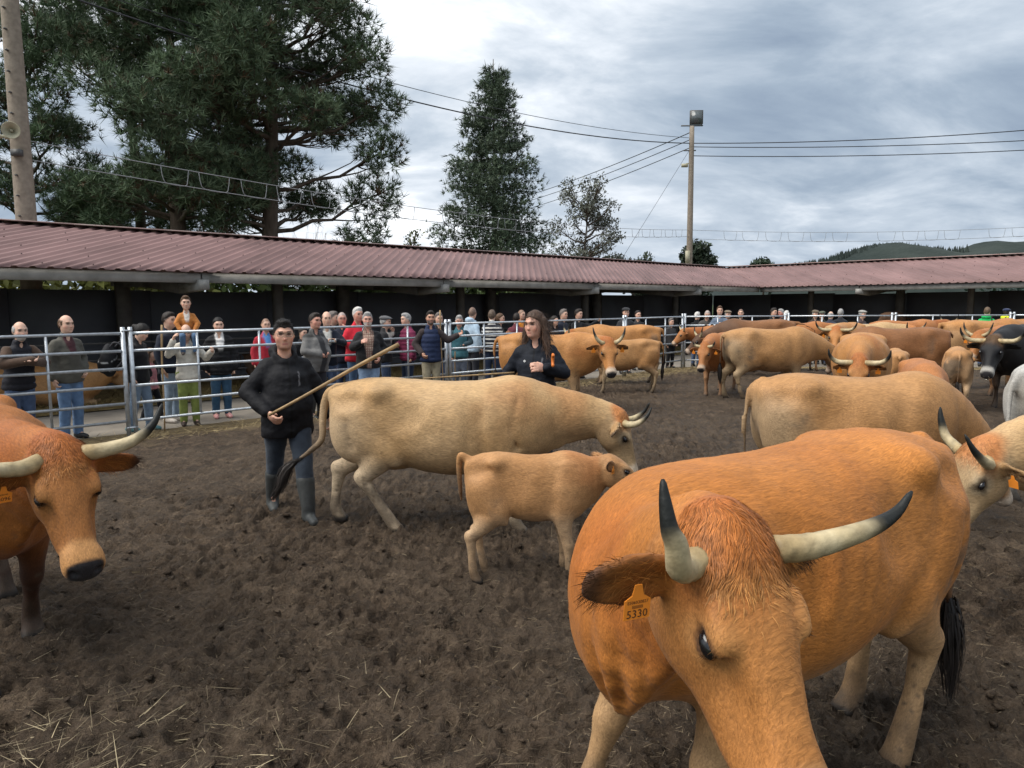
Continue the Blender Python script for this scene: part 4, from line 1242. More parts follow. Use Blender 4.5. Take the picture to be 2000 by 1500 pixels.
# the line of the rails: through the ring's left side, corner, then the right side
FENCE = [(-14.22, 1.98), (-9.90, 6.27), (-5.58, 10.55), (-1.30, 14.80), (2.95, 19.02), (5.05, 21.45), (8.05, 21.35), (11.0, 21.0), (14.2, 20.7), (17.4, 20.4)]
def fence_dist(X, Y):
    """signed distance to the rail line, > 0 inside the ring"""
    best = np.full(X.shape, 1e9); sg = np.ones(X.shape)
    for (ax_, ay), (bx, by) in zip(FENCE[:-1], FENCE[1:]):
        dx, dy = bx - ax_, by - ay; l2 = dx * dx + dy * dy
        t = np.clip(((X - ax_) * dx + (Y - ay) * dy) / l2, 0, 1)
        d = np.hypot(X - ax_ - t * dx, Y - ay - t * dy)
        cr_ = (dx * (Y - ay) - dy * (X - ax_))
        m = d < best
        sg = np.where(m, np.where(cr_ < 0, 1, -1), sg); best = np.minimum(best, d)
    return best * sg
def grow(lo, mid_a, mid_b, hi, h, g):
    c = list(np.arange(mid_a, mid_b, h))
    x = mid_b; s = h
    while x < hi:
        c.append(x); s *= g; x += s
    left = []; x = mid_a; s = h
    while x > lo:
        s *= g; x -= s; left.append(x)
    return np.array(left[::-1] + c)
gx = grow(-13, -2.4, 2.2, 18.5, .0155, 1.021)
gy = grow(-1.0, 1.5, 4.6, 22.6, .0155, 1.019)
GX, GY = np.meshgrid(gx, gy, indexing='ij')
P2 = np.stack((GX.ravel(), GY.ravel(), np.zeros(GX.size)), 1)
def mud_height(P2):
    w = np.stack((fbm(P2 * 1.5, 2, 71), fbm(P2 * 1.5, 2, 73), 0 * P2[:, 0]), 1) * .25
    h = fbm(P2 * .55, 3, 1) * .045
    h += (np.abs(fbm((P2 + w) * 4.2, 3, 5)) * -1 + .25) * .050
    r1 = 1 - np.abs(fbm((P2 + w) * 10, 3, 9)) * 2.2
    h += r1 * .040
    r2 = 1 - np.abs(fbm((P2 + w * .5) * (26, 34, 1), 3, 19)) * 2.2
    h += r2 * .028 * (.5 + sstep(-.3, .4, fbm(P2 * 2.5, 2, 23)))
    h += fbm(P2 * 45, 2, 14) * .010
    return h
H = mud_height(P2)
rs0 = np.random.RandomState(3)
# hoof prints: cloven dents with a pushed-up rim
HH = H.reshape(GX.shape)
for i in range(2600):
    cx, cy = rs0.uniform(-8, 11), rs0.uniform(1.2, 17)
    if rs0.rand() < .5: cx, cy = rs0.uniform(-3.2, 3.4), rs0.uniform(1.4, 7)
    i0, i1 = np.searchsorted(gx, (cx - .2, cx + .2)); j0, j1 = np.searchsorted(gy, (cy - .2, cy + .2))
    if i1 - i0 < 3 or j1 - j0 < 3: continue
    a = rs0.uniform(0, 6.28); u = (GX[i0:i1, j0:j1] - cx); v = (GY[i0:i1, j0:j1] - cy)
    p = (u * math.cos(a) + v * math.sin(a)) / .075; q = (-u * math.sin(a) + v * math.cos(a)) / .055
    r2 = np.sqrt(p * p + q * q)
    dp = rs0.uniform(.004, .03) * (1 if rs0.rand() < .85 else 1.5); r2 = r2 + .45 * vnoise(np.stack((GX[i0:i1, j0:j1].ravel() * 14, GY[i0:i1, j0:j1].ravel() * 14, 0 * u.ravel()), 1), 6).reshape(u.shape)
    HH[i0:i1, j0:j1] += -dp * sstep(1.15, .55, r2) + dp * .45 * np.exp(-((r2 - 1.35) / .3) ** 2)
fd = fence_dist(GX.ravel(), GY.ravel())
H = HH.ravel() * sstep(-.2, 1.3, fd) + .012
H = H - .10 * sstep(-.25, -.8, fd)
straw_m = sstep(1.1, .1, fd + fbm(P2 * 2.2, 4, 31) * .8) * .75
keepm = (fd > -1.1).reshape(GX.shape)
idx = -np.ones(GX.shape, np.int64); idx[keepm] = np.arange(keepm.sum())
Qg = np.stack((idx[:-1, :-1], idx[1:, :-1], idx[1:, 1:], idx[:-1, 1:]), -1).reshape(-1, 4)
Qg = Qg[(Qg >= 0).all(1)]
Vg = np.stack((GX.ravel(), GY.ravel(), H), 1)[keepm.ravel()]
cg = np.zeros((len(Vg), 3)); cg[:, 0] = straw_m[keepm.ravel()]
mo = mesh_np('mud', Vg, Qg, M_MUD, None, cg)
tag(mo, None, None, kind='structure')
def ground_z(x, y):
    i = int(np.clip(np.searchsorted(gx, x), 1, len(gx) - 1)); j = int(np.clip(np.searchsorted(gy, y), 1, len(gy) - 1))
    return float(H.reshape(GX.shape)[max(i-2, 0):i+2, max(j-2, 0):j+2].mean())
HG = H.reshape(GX.shape)

# sheds: axes of the left shed run along u, v points to the back
U = np.array((.7071 * 1.002, .7057)); U /= np.linalg.norm(U); Vv = np.array((-U[1], U[0]))
CORNER = np.array((10.4, 30.7))
# concrete walk between rails and sheds, straw bedding inside the sheds
def sheet(name, poly, z, mat, kind='structure'):
    o = mesh_np(name, [(x, y, z) for x, y in poly], np.array([list(range(len(poly)))]), mat, smooth=False)
    tag(o, None, None, kind=kind); return o
sheet('walkway', [(-16.5, 4.0 - .3)] + [(x - .10, y + .12) for x, y in FENCE[1:5]] + [(5.0, 21.6), (17.6, 20.55), (30, 20.4), (30, 34), (10.2, 44), (-20, 14)], .0, M_CONC)

M_W = lambda a, d, z: tuple(CORNER + U * a + Vv * d) + (z,)
def corr_roof(name, axis_u, axis_v, length, d0, z0, d1, z1, parent, miter=0.0, pitch=.26, amp=.028):
    """ribbed sheet from the eave (d0, z0) up to the ridge (d1, z1); runs from 0 to length along -u"""
    n = int(length / pitch); s = []
    for i in range(n):
        b = i * pitch
        s += [(b, 0), (b + .12, 0), (b + .150, amp), (b + .205, amp), (b + .235, 0)]
    s = np.array(s)
    V = []
    rows = 7
    for r in range(rows):
        t = r / (rows - 1)
        for a, hh in s:
            aa = -a + miter * (d0 + (d1 - d0) * t)
            p = CORNER + axis_u * aa + axis_v * (d0 + (d1 - d0) * t)
            V.append((p[0], p[1], z0 + (z1 - z0) * t + hh))
    m = len(s)
    Q = [(r*m+i, r*m+i+1, (r+1)*m+i+1, (r+1)*m+i) for r in range(rows - 1) for i in range(m - 1)]
    tone = np.array([.86 + .28 * _hash(np.int64(int(i // 20)), np.int64(0 if r < 4 else 1), np.int64(7), 3) for r in range(rows) for i in range(m)])
    tone = tone * (1 + .10 * fbm(np.array(V) * (1.2, 1.2, 3), 4, 12))
    o = mesh_np(name, V, np.array(Q), M_ROOF, parent, np.array((.195, .118, .112)) * tone[:, None], smooth=False)
    md = o.modifiers.new('thick', 'SOLIDIFY'); md.thickness = .004; md.offset = -1
    return o
EZ, RZ, ED, RD = 2.56, 3.62, 0.0, 3.5
def shed(label, au, av, length, miter, frames_at):
    c0 = CORNER - au * length / 2
    root = empty('cattle_shed', (c0[0], c0[1], 0)); tag(root, label, 'shed', 'open cattle sheds round the ring')
    inv = Matrix.Translation((-c0[0], -c0[1], 0))
    made = []
    def put(o):
        made.append(o); return o
    put(corr_roof('roof', au, av, length, ED - .12, EZ, RD, RZ, None, miter))
    put(corr_roof('rear_roof', au, av, length, 7.1, 2.58, RD, RZ, None, miter))
    def W(a, d, z):
        p = CORNER + au * a + av * d; return (p[0], p[1], z)
    mb = MB()
    for s_ in (-1, 1):
        for k in range(0, int(length / 2.0)):
            a0 = -k * 2.0 + miter * RD - .02; a1 = a0 - 1.985
            mb.bar(W(a0, RD + s_ * .12, RZ + .030), W(a1, RD + s_ * .12, RZ + .030), .26, .012, up=(0, 0, 1))
    mb.bar(W(miter * RD, RD, RZ + .052), W(-length + miter * RD, RD, RZ + .052), .12, .03)
    put(mb.build('ridge_cap', M_CAP))
    # screws
    mb = MB()
    r_ = random.Random(5)
    for t in (.05, .22, .40, .58, .76, .93):
        d = ED - .12 + (RD - ED + .12) * t; z = EZ + (RZ - EZ) * t + .028
        for i in range(int(length / .26)):
            if (i + int(t * 10)) % (3 if t < .1 else 4): continue
            a = -i * .26 - .178 + miter * d
            p = W(a, d, z)
            mb.box((p[0] - .008, p[1] - .008, p[2] - .004), (p[0] + .008, p[1] + .008, p[2] + .024))
    o = put(mb.build('roof_screws', M_SCREW)); o['kind'] = 'stuff'
    # eave beams between the frames, in 6 m lengths
    fr = frames_at
    ends = [miter * 0.0] + list(fr) + [-length]
    for a0, a1 in zip(ends[:-1], ends[1:]):
        mb = MB(); mb.bar(W(a0 - .02, .06, EZ - .115), W(a1 + .02, .06, EZ - .115), .11, .17)
        mb.bar(W(a0 - .02, .10, EZ - .03), W(a1 + .02, .10, EZ - .03), .06, .04)
        put(mb.build('eave_beam', M_BEAM))
        for d in (1.3, 2.5, 4.8, 6.4):
            z = (EZ + (RZ - EZ) * d / RD if d < RD else RZ - (RZ - 2.58) * (d - RD) / 3.6) - .10
            mb = MB(); mb.bar(W(a0 - .02, d, z), W(a1 + .02, d, z), .08, .14); put(mb.build('purlin', M_POSTD))
    for a in fr:
        mb = MB()       # cantilever concrete beam end and rafter
        mb.bar(W(a, -.10, EZ - .235), W(a, .95, EZ - .29), .20, .19); put(mb.build('bracket_beam', M_BEAM))
        mb = MB()
        mb.bar(W(a, .95, EZ - .29), W(a, 3.0, EZ - .10), .18, .22); mb.bar(W(a, 3.0, EZ - .10), W(a, 5.3, EZ - .02), .18, .26)
        mb.bar(W(a, 1.8, EZ - .15), W(a, 4.6, EZ + .70), .12, .12)
        put(mb.build('rafter', M_POSTD))
        mb = MB(); mb.bar(W(a, 4.75, -.1), W(a, 4.75, 3.1), .28, .28, up=tuple(au) + (0,)); put(mb.build('post', M_POSTD))
    for a in [x + 3.05 for x in fr]:
        mb = MB(); mb.bar(W(a, 2.9, -.1), W(a, 2.9, 3.3), .20, .20, up=tuple(au) + (0,)); put(mb.build('post', M_POSTD))
    # back wall in panels
    k = 0; a = -1.0 if miter else 5.0
    a = 5.0
    while a > -length:
        mb = MB(); hgt = 2.31 + .03 * math.sin(k * 2.1)
        mb.bar(W(a + .02, 5.06 + .035 * (k % 2), hgt / 2 - .08), W(a - 3.07, 5.06 + .035 * (k % 2), hgt / 2 - .08), .03, hgt + .16); put(mb.build('wall_panel', M_DARKW))
        a -= 3.05; k += 1
    # low dark feed rails inside
    for z in (.45, .8, 1.15):
        mb = MB(); mb.tube([W(-2, 2.2, z), W(-length, 2.2, z)], .022, 6); put(mb.build('feed_rail', M_IRON))
    for o in made:
        o.parent = root; o.matrix_parent_inverse = inv
    return root
sh1 = shed('long open shed with red-brown ribbed roof behind the crowd and tall pines', U, Vv, 37.0, 1.0, [-4.9, -11.0, -17.1, -23.2, -29.3])
sh2 = shed('open shed with pinkish ribbed roof turning off at the corner under the hills', np.array((-U[1], U[0])) , np.array((U[0], U[1])), 30.0, 1.0, [-4.0, -10.1, -16.2, -22.3])
bed1 = [CORNER + U * a + Vv * d for a, d in ((-1, .25), (-37, .25), (-37, 5.0), (-1, 5.0))]
bed2 = [CORNER - Vv * a + U * d for a, d in ((-1, .25), (30, .25), (30, 5.0), (-1, 5.0))]
sheet('straw_bedding', bed1[::-1], .02, M_STRAWBED)
sheet('straw_bedding', bed2, .024, M_STRAWBED)

# ------------------------------------------------------------------ galvanised rails, one thing per panel
RAILZ = (.24, .50, .755, 1.01, 1.265, 1.52)
RAIL_ME = {}
def cyl_mesh(name, r, length, n=10):
    V, Q, T = tube_np([(0, 0, 0), (length, 0, 0)], r, n)
    o = mesh_np(name, V, [np.array(Q), np.array(T)], M_GALV); me = o.data; bpy.data.objects.remove(o); return me
BRACE_ME = cyl_mesh('brace', .0185, 1.30); POST_ME = cyl_mesh('post', .031, 1.66)
FLABEL = ['galvanised panel beside the man with white moustache', 'galvanised panel in front of the grey-green jacket man and backpack woman', 'galvanised panel behind the man in the black padded coat',
          'galvanised panel behind the woman handler and striped sweater', 'short galvanised panel closing the corner behind the browsing cattle', 'galvanised panel in front of the grey-haired men by the corner',
          'galvanised panel in front of the flat-capped group by the shed', 'galvanised panel in front of the green hooded jacket', 'galvanised panel in front of the yellow jacket']
for i, ((x0, y0), (x1, y1)) in enumerate(zip(FENCE[:-1], FENCE[1:])):
    L_ = math.hypot(x1 - x0, y1 - y0); ang = math.atan2(y1 - y0, x1 - x0)
    root = empty('fence_panel', (x0, y0, 0), ang); tag(root, FLABEL[i], 'fence panel', 'galvanised rail panels round the ring')
    key = round(L_, 2)
    if key not in RAIL_ME: RAIL_ME[key] = cyl_mesh('rail', .0215, L_ - .13)
    for z in RAILZ:
        obj_of('rail', RAIL_ME[key], root, (.065, 0, z))
    for x in (.05, L_ - .05):
        obj_of('post', POST_ME, root, (x, 0, -.05), (0, R(-90), 0))
    for fr_ in ((1/6, 1/3, 2/3, 5/6) if L_ > 5 else (1/3, 2/3)):
        obj_of('brace', BRACE_ME, root, (L_ * fr_, 0, .23), (0, R(-90), 0))
    for z in (.14, 1.56):
        mb = MB(); mb.box((L_ - .075, -.03, z - .012), (L_ + .075, .03, z + .012)); mb.build('clamp', M_GALV, root)

# ------------------------------------------------------------------ poles, lamps, speakers, cables
def pole(name, label, x, y, ztop, r0, r1, lean=(0, 0), square=False):
    root = empty(name, (x, y, 0)); tag(root, label, 'pole')
    n = 4 if square else 14
    zs = np.linspace(-.1, ztop, 12)
    V, Q, T = tube_np([(lean[0] * z, lean[1] * z, z) for z in zs], np.linspace(r0, r1, 12), n)
    mesh_np('shaft', V, [np.array(Q), np.array(T)], M_POLE, root, smooth=not square)
    return root
pl = pole('utility_pole', 'pale concrete pole with loudspeakers rising behind the shed roof', -11.12, 17.0, 11.5, .235, .165)
for i in range(14):
    mb = MB(); mb.box((-.02, -.26, 2.6 + i * .45), (.02, -.16, 2.63 + i * .45)); mb.build('step_bolt', M_IRON, pl)
mb = MB(); mb.box((-.05, -.30, 5.28), (.16, -.17, 5.42)); mb.build('junction_box', M_IRON, pl)
def speaker(label, loc, dirv):
    root = empty('horn_loudspeaker', loc); tag(root, label, 'loudspeaker', 'loudspeakers on the pale pole')
    d = np.array(dirv, float); d /= np.linalg.norm(d)
    t = np.linspace(0, 1, 9)
    prof = [(0, .035), (.08, .04), (.14, .055), (.20, .085), (.25, .13), (.28, .175), (.285, .182), (.282, .172), (.22, .10), (.14, .05), (.12, .0)]
    V, Q, T = tube_np([d * a for a, _ in prof], [max(b, .002) for _, b in prof], 18)
    # tube frames assume forward progress; rebuild rings by hand
    sdv = np.cross(d, (0, 0, 1)); sdv /= np.linalg.norm(sdv); u2 = np.cross(sdv, d)
    th = np.linspace(0, 2 * np.pi, 18, endpoint=False)
    V = np.array([d * a + b * (math.cos(q) * sdv + math.sin(q) * u2) for a, b in prof for q in th])
    Q = [(i*18+j, i*18+(j+1) % 18, (i+1)*18+(j+1) % 18, (i+1)*18+j) for i in range(len(prof) - 1) for j in range(18)]
    mesh_np('bell', V, np.array(Q), M_HORNSP, root)
    mb = MB(); mb.tube([d * -.12, d * .03], .065, 12); mb.build('driver', M_HORNSP, root, True)
    mb = MB(); mb.tube([d * .10, d * .20], .03, 10); mb.build('throat_plug', M_HORNSP, root, True)
speaker('round horn loudspeaker facing the ring on the pale pole', (-11.02, 16.62, 5.78), (.42, -.85, -.10))
speaker('horn loudspeaker turned away on the pale pole', (-11.40, 16.95, 5.74), (-.8, -.5, -.05))
pr_ = pole('floodlight_pole', 'slim brown pole carrying a square floodlight behind the shed corner', 10.4, 43.0, 12.0, .20, .135)
mb = MB(); mb.box((-.62, -.06, 12.0), (.62, .06, 12.05)); mb.build('crossarm', M_IRON, pr_)
fl = mb = MB(); mb.box((-.12, -.12, 12.10), (.60, .12, 12.86)); fo = mb.build('floodlight_housing', M_IRON, pr_)
mb = MB(); mb.box((-.06, -.135, 12.16), (.54, -.121, 12.80)); mb.build('glass', M_GLASS, fo)
mb = MB(); mb.box((-.10, -.02, 12.05), (-.07, .02, 12.2)); mb.box((.55, -.02, 12.05), (.58, .02, 12.2)); mb.build('floodlight_yoke', M_IRON, pr_)
mb = MB(); mb.box((-.55, -.10, 9.72), (-.20, .10, 9.90)); mb.box((-.30, -.02, 9.90), (-.12, .02, 9.95)); mb.build('small_lamp', M_HORNSP, pr_)
mb = MB(); mb.box((-.45, -.05, 10.62), (.25, .05, 10.67)); mb.build('insulator_arm', M_IRON, pr_)
mb = MB(); mb.box((-.28, -.24, 4.2), (-.02, -.15, 4.95)); mb.build('meter_box', M_HORNSP, pr_)
def sagline(a, b, sag, n=28):
    a = np.array(a, float); b = np.array(b, float); t = np.linspace(0, 1, n)[:, None]
    p = a + (b - a) * t; p[:, 2] -= (4 * t * (1 - t))[:, 0] * sag
    return p
def cable(label, a, b, sag, r=.016, mat=None, n=28):
    p = sagline(a, b, sag, n); c = p.mean(0)
    V, Q, T = tube_np(p - c, r, 5)
    o = mesh_np('overhead_cable', V, [np.array(Q), np.array(T)], mat or M_CABLE); o.location = c
    tag(o, label, 'cable', 'overhead cables'); return o
PT = (10.4, 43.0)
cable('heavy cable sagging from the pine tops to the floodlight pole', (-15.0, 20.0, 11.2), (PT[0] - .12, PT[1], 11.05), 1.15, .028)
cable('thin cable running just above the heavy one past the pines', (-15.0, 20.2, 11.55), (PT[0] - .12, PT[1], 11.35), .95, .014)
cable('topmost cable leaving the floodlight pole over the ribbed roof', (PT[0], PT[1], 11.05), (40, 38, 11.9), .55, .026)
cable('middle cable leaving the floodlight pole over the ribbed roof', (PT[0], PT[1], 10.85), (40, 38, 10.95), .45, .024)
cable('lowest cable leaving the floodlight pole over the ribbed roof', (PT[0], PT[1], 10.35), (40, 38, 10.45), .45, .024)
cable('upper of three cables dropping behind the feathery tree', (PT[0] - .1, PT[1], 11.65), (-8, 92, 13.2), .8, .026)
cable('middle of three cables dropping behind the feathery tree', (PT[0] - .1, PT[1], 11.25), (-8, 92, 12.6), .8, .024)
cable('lower of three cables dropping behind the feathery tree', (PT[0] - .1, PT[1], 10.8), (-8, 92, 11.7), .8, .024)
cable('stay wire slanting down from the floodlight pole', (PT[0] - .1, PT[1], 10.7), (5.3, 40.0, 3.2), .0, .010)
def meander(label, a, b, sag, gap, wav, r=.011, seed=0):
    top = sagline(a, b, sag, 60); bot = sagline((a[0], a[1], a[2] - gap), (b[0], b[1], b[2] - gap * .9), sag * 1.06, 60)
    c = top.mean(0)
    root = empty('festoon_cable', tuple(c)); tag(root, label, 'cable', 'festoon cables with looped wire')
    for nm, p in (('upper_wire', top), ('lower_wire', bot)):
        mb = MB(); mb.tube(p - c, r, 5); mb.build(nm, M_CABLEL, root, True)
    r_ = random.Random(seed); t = .10 if seed == 1 else .02
    while t < .97:
        w = wav * r_.uniform(.85, 1.15)
        if r_.random() < .85:
            f = lambda A, tt: np.array([np.interp(tt, np.linspace(0, 1, 60), A[:, i]) for i in range(3)])
            path = [f(top, t), f(top, t + w * .04) * .3 + f(bot, t + w * .04) * .7, f(bot, t + w * .15), f(bot, t + w * .6), f(bot, t + w * .68) * .7 + f(top, t + w * .68) * .3, f(top, t + w * .72)]
            mb = MB(); mb.tube(catmull(np.array(path) - c, 3), r * .9, 5); mb.build('wire_loop', M_CABLEL, root, True)
        t += w
meander('festoon cable with wire loops slung from the loudspeaker pole past the pines', (-11.3, 16.9, 5.72), (10.3, 42.9, 6.15), .55, .42, .034, seed=1)
meander('festoon cable with square wire loops hung below the hills skyline', (10.5, 43.0, 6.15), (34.0, 40.0, 6.25), .35, .50, .050, seed=2)
print('setting', round(time.time() - T0, 1))
# ------------------------------------------------------------------ trees, shrubs, hills
M_NEEDLE = pmat('pine_needles', attr=True, rough=.65, var=.25, scale=1.2, bump=0, spec=.25)
M_LEAF = pmat('leaves', attr=True, rough=.55, var=.25, scale=2, bump=0, spec=.3)
M_BARK = pmat('bark', (.055, .040, .030), color2=(.11, .085, .065), rough=.95, scale=5, bump=.8, bscale=9, stretch=(1, 1, .25), bdist=.06)
M_TWIG = pmat('bare_twigs', (.22, .17, .12), rough=.9, var=.2, bump=0)
for m_ in (M_NEEDLE, M_LEAF):
    b_ = m_.node_tree.nodes['Principled BSDF']
    b_.inputs['Transmission Weight'].default_value = 0
def limb(mb, a, b, r0, r1, rs, wob=.08, n=6):
    a = np.array(a, float); b = np.array(b, float); L_ = np.linalg.norm(b - a)
    t = np.linspace(0, 1, n)[:, None]
    p = a + (b - a) * t + rs.randn(n, 3) * wob * L_ * .3 * np.sin(np.pi * t)
    p[:, 2] -= np.sin(np.pi * t[:, 0]) * L_ * .06
    mb.tube(p, np.linspace(r0, r1, n), 6, caps=False)
    return p
def tufts(P_, A_, Ln, nneed, W, cols, rs, spread=.75):
    """clusters of needles at P_ around axis A_"""
    n = len(P_)
    Pn = np.repeat(P_, nneed, 0); An = np.repeat(A_, nneed, 0)
    d = An + rs.randn(n * nneed, 3) * spread; d /= np.linalg.norm(d, axis=1, keepdims=True)
    s = np.cross(d, rs.randn(n * nneed, 3)); s /= np.linalg.norm(s, axis=1, keepdims=True)
    l_ = (np.repeat(Ln, nneed) * rs.uniform(.7, 1.2, n * nneed))[:, None]
    V = np.empty((n * nneed, 3, 3))
    V[:, 0] = Pn + s * W / 2; V[:, 1] = Pn - s * W / 2; V[:, 2] = Pn + d * l_
    T = np.arange(n * nneed * 3).reshape(-1, 3)
    C = np.repeat(np.repeat(cols, nneed, 0) * rs.uniform(.75, 1.25, (n * nneed, 1)), 3, 0)
    return V.reshape(-1, 3), T, C
def pine(label, x, y, H_, r, clumps, seed, lean=(0, 0), ntuft=None):
    """clumps: (dx, dy, z, rx, rz) foliage masses in tree space"""
    rs = np.random.RandomState(seed)
    root = empty('pine_tree', (x, y, 0)); tag(root, label, 'pine tree', 'pines behind the shed')
    mb = MB()
    zs = np.linspace(-.2, H_, 14)
    tp = np.stack((lean[0] * zs + np.sin(zs * .5 + seed) * .10, lean[1] * zs, zs), 1)
    mb.tube(tp, np.interp(zs, [-.2, .5, H_], [r * 1.25, r, r * .18]), 12)
    Vs = []; Ts = []; Cs = []; nb = 0
    for (dx, dy, cz, rx, rz) in clumps:
        c = np.array((dx, dy, cz))
        zb = max(min(cz - .25 * math.hypot(dx, dy) - .3, H_ * .95), 2.6)
        a = np.array([np.interp(zb, zs, tp[:, i]) for i in range(3)])
        p = limb(mb, a, c, r * .34 * min(1, .4 + rx * .3), .03, rs)
        m = int(112 * rx * rx * rz / (.9 ** 3) * 1.0) + 35
        u = rs.randn(m, 3); u /= np.linalg.norm(u, axis=1, keepdims=True); rad = rs.uniform(.25, 1.0, m) ** .6
        q = c + u * rad[:, None] * (rx, rx, rz) * (1 + .35 * fbm(u * 2.2 + seed + dx, 2, seed)[:, None])
        for k in range(9):
            j = rs.randint(m); limb(mb, p[rs.randint(2, 6)], q[j], .035, .008, rs, n=4)
        ax_ = u * .55 + np.array((0, 0, .55)) + rs.randn(m, 3) * .2; ax_ /= np.linalg.norm(ax_, axis=1, keepdims=True)
        tone = .8 + .35 * fbm(q * .8, 2, 5)[:, None]
        col = (np.array((.074, .112, .062)) * (1 - .0 * rad[:, None]) + rs.rand(m, 1) * np.array((.022, .030, .010))) * tone
        fresh = rs.rand(m) < .22; col[fresh] = np.array((.15, .205, .12)) * rs.uniform(.8, 1.2, (fresh.sum(), 1)); brn = rs.rand(m) < .06; col[brn] = (.085, .055, .030)  # paler tufts are new growth, picked at random
        V, T, C = tufts(q, ax_, rs.uniform(.26, .42, m), 13, .030, col, rs)
        Vs.append(V); Ts.append(T + nb); Cs.append(C); nb += len(V)
    mb.build('trunk', M_BARK, root, True)
    mesh_np('crown', np.concatenate(Vs), np.concatenate(Ts), M_NEEDLE, root, np.concatenate(Cs), smooth=False)
def rand_clumps(rs, n, zfun, zlo, zhi, rx, rz):
    out = []
    for i in range(n):
        z = rs.uniform(zlo, zhi); R_ = zfun(z); a = rs.uniform(0, 6.28); k = R_ * rs.uniform(.35, 1.0) ** .7
        out.append((math.cos(a) * k, math.sin(a) * k, z, rx * rs.uniform(.7, 1.25), rz * rs.uniform(.7, 1.2)))
    return out
rsT = np.random.RandomState(11)
c1 = rand_clumps(rsT, 46, lambda z: np.interp(z, [5.2, 7, 9, 12, 16], [2.4, 3.1, 3.3, 3.0, 1.8]), 5.4, 14.5, 1.15, .75) + [(-3.2, -.5, 6.1, 1.2, .7), (-2.2, -.8, 5.0, .9, .6), (1.7, -.6, 4.9, .8, .5)]
pine('tall dark pine with a forked crown and bare lower trunk, nearer the loudspeaker pole', -11.95, 27.0, 15.0, .36, c1, 21, (-.02, 0))
c2 = rand_clumps(rsT, 60, lambda z: np.interp(z, [4.6, 6.5, 9, 12, 16], [2.6, 3.6, 4.1, 3.4, 2.0]), 5.3, 15, 1.2, .75) + [(3.6, -.3, 4.4, 1.0, .75), (3.3, -.5, 3.7, .7, .6), (4.0, 0, 6.0, 1.2, .8), (-1.8, -.4, 4.9, .7, .5), (4.2, .3, 9.3, 1.2, .8), (4.3, 0, 7.6, 1.1, .8), (3.9, -.5, 10.8, 1.1, .8)]
pine('broad dark pine with drooping side limbs standing at the open-sky edge', -9.15, 28.0, 16.0, .38, c2, 22, (.02, 0))
c3 = rand_clumps(rsT, 30, lambda z: np.interp(z, [4.5, 7, 10, 14], [2.8, 3.7, 3.5, 2.6]), 4.0, 13, 1.15, .8)
pine('spreading pine whose limbs reach behind the concrete pole', -18.6, 28.5, 14.5, .34, c3, 23)
c4 = rand_clumps(rsT, 12, lambda z: 3.2, 10.5, 13.5, 1.1, .7)
pine('slender pine half hidden behind the two forked ones', -15.6, 31.0, 15.5, .28, c4 + rand_clumps(rsT, 9, lambda z: 2.4, 4.4, 8, 1.0, .7), 24)

def conifer(label, x, y, H_, Rb, seed, name='conifer_tree', dens=1.0, col0=(.080, .112, .074), z0=1.0, rtop=.25, spread=.55, thick=.24):
    rs = np.random.RandomState(seed)
    root = empty(name, (x, y, 0)); tag(root, label, 'conifer tree')
    mb = MB(); zs = np.linspace(-.2, H_, 12)
    mb.tube(np.stack((0 * zs, 0 * zs, zs), 1), np.interp(zs, [0, H_], [thick, .02]), 10)
    Vs = []; Ts = []; Cs = []; nb = 0
    z = z0
    while z < H_ - .8:
        f = (z - z0) / (H_ - z0)
        Rz = Rb * 1.08 * (np.interp(f, [0, .12, .3, .6, .85, 1], [.92, 1.0, .90, .62, .34, 0.06])) * rs.uniform(.8, 1.12)
        for k in range(int(5)):
            a = rs.uniform(0, 6.28); d = np.array((math.cos(a), math.sin(a), 0))
            st = np.array((0, 0, z)); en = d * Rz + np.array((0, 0, z - Rz * .12 + rs.uniform(-.1, .5)))
            p = limb(mb, st, en, .045 * (1 - f) + .012, .008, rs, n=5)
            m = int(18 * Rz / 1.5 * dens) + 5
            t = rs.uniform(.22, 1.05, m)
            q = np.stack([np.interp(t, np.linspace(0, 1, 5), p[:, i]) for i in range(3)], 1)
            w_ = (.20 + .16 * Rz * np.sin(np.clip(t, 0, 1) * 2.4))[:, None]
            q = q + np.clip(rs.randn(m, 3), -1.6, 1.6) * w_ * (.55, .55, .42)
            ax_ = d[None] * .5 + rs.randn(m, 3) * .35 + np.array((0, 0, .25)); ax_ /= np.linalg.norm(ax_, axis=1, keepdims=True)
            col = np.array(col0) * rs.uniform(.6, 1.35, (m, 1)) + rs.rand(m, 1) * np.array((.012, .010, .0))
            V, T, C = tufts(q, ax_, rs.uniform(.22, .42, m), 8, .045, col, rs, spread)
            Vs.append(V); Ts.append(T + nb); Cs.append(C); nb += len(V)
        z += .21 + .10 * (1 - f)
    mb.build('trunk', M_BARK, root, True)
    mesh_np('crown', np.concatenate(Vs), np.concatenate(Ts), M_NEEDLE, root, np.concatenate(Cs), smooth=False)
conifer('tall pyramid-shaped conifer with see-through crown behind the shed', -1.0, 45.0, 16.4, 3.55, 31, dens=1.3)
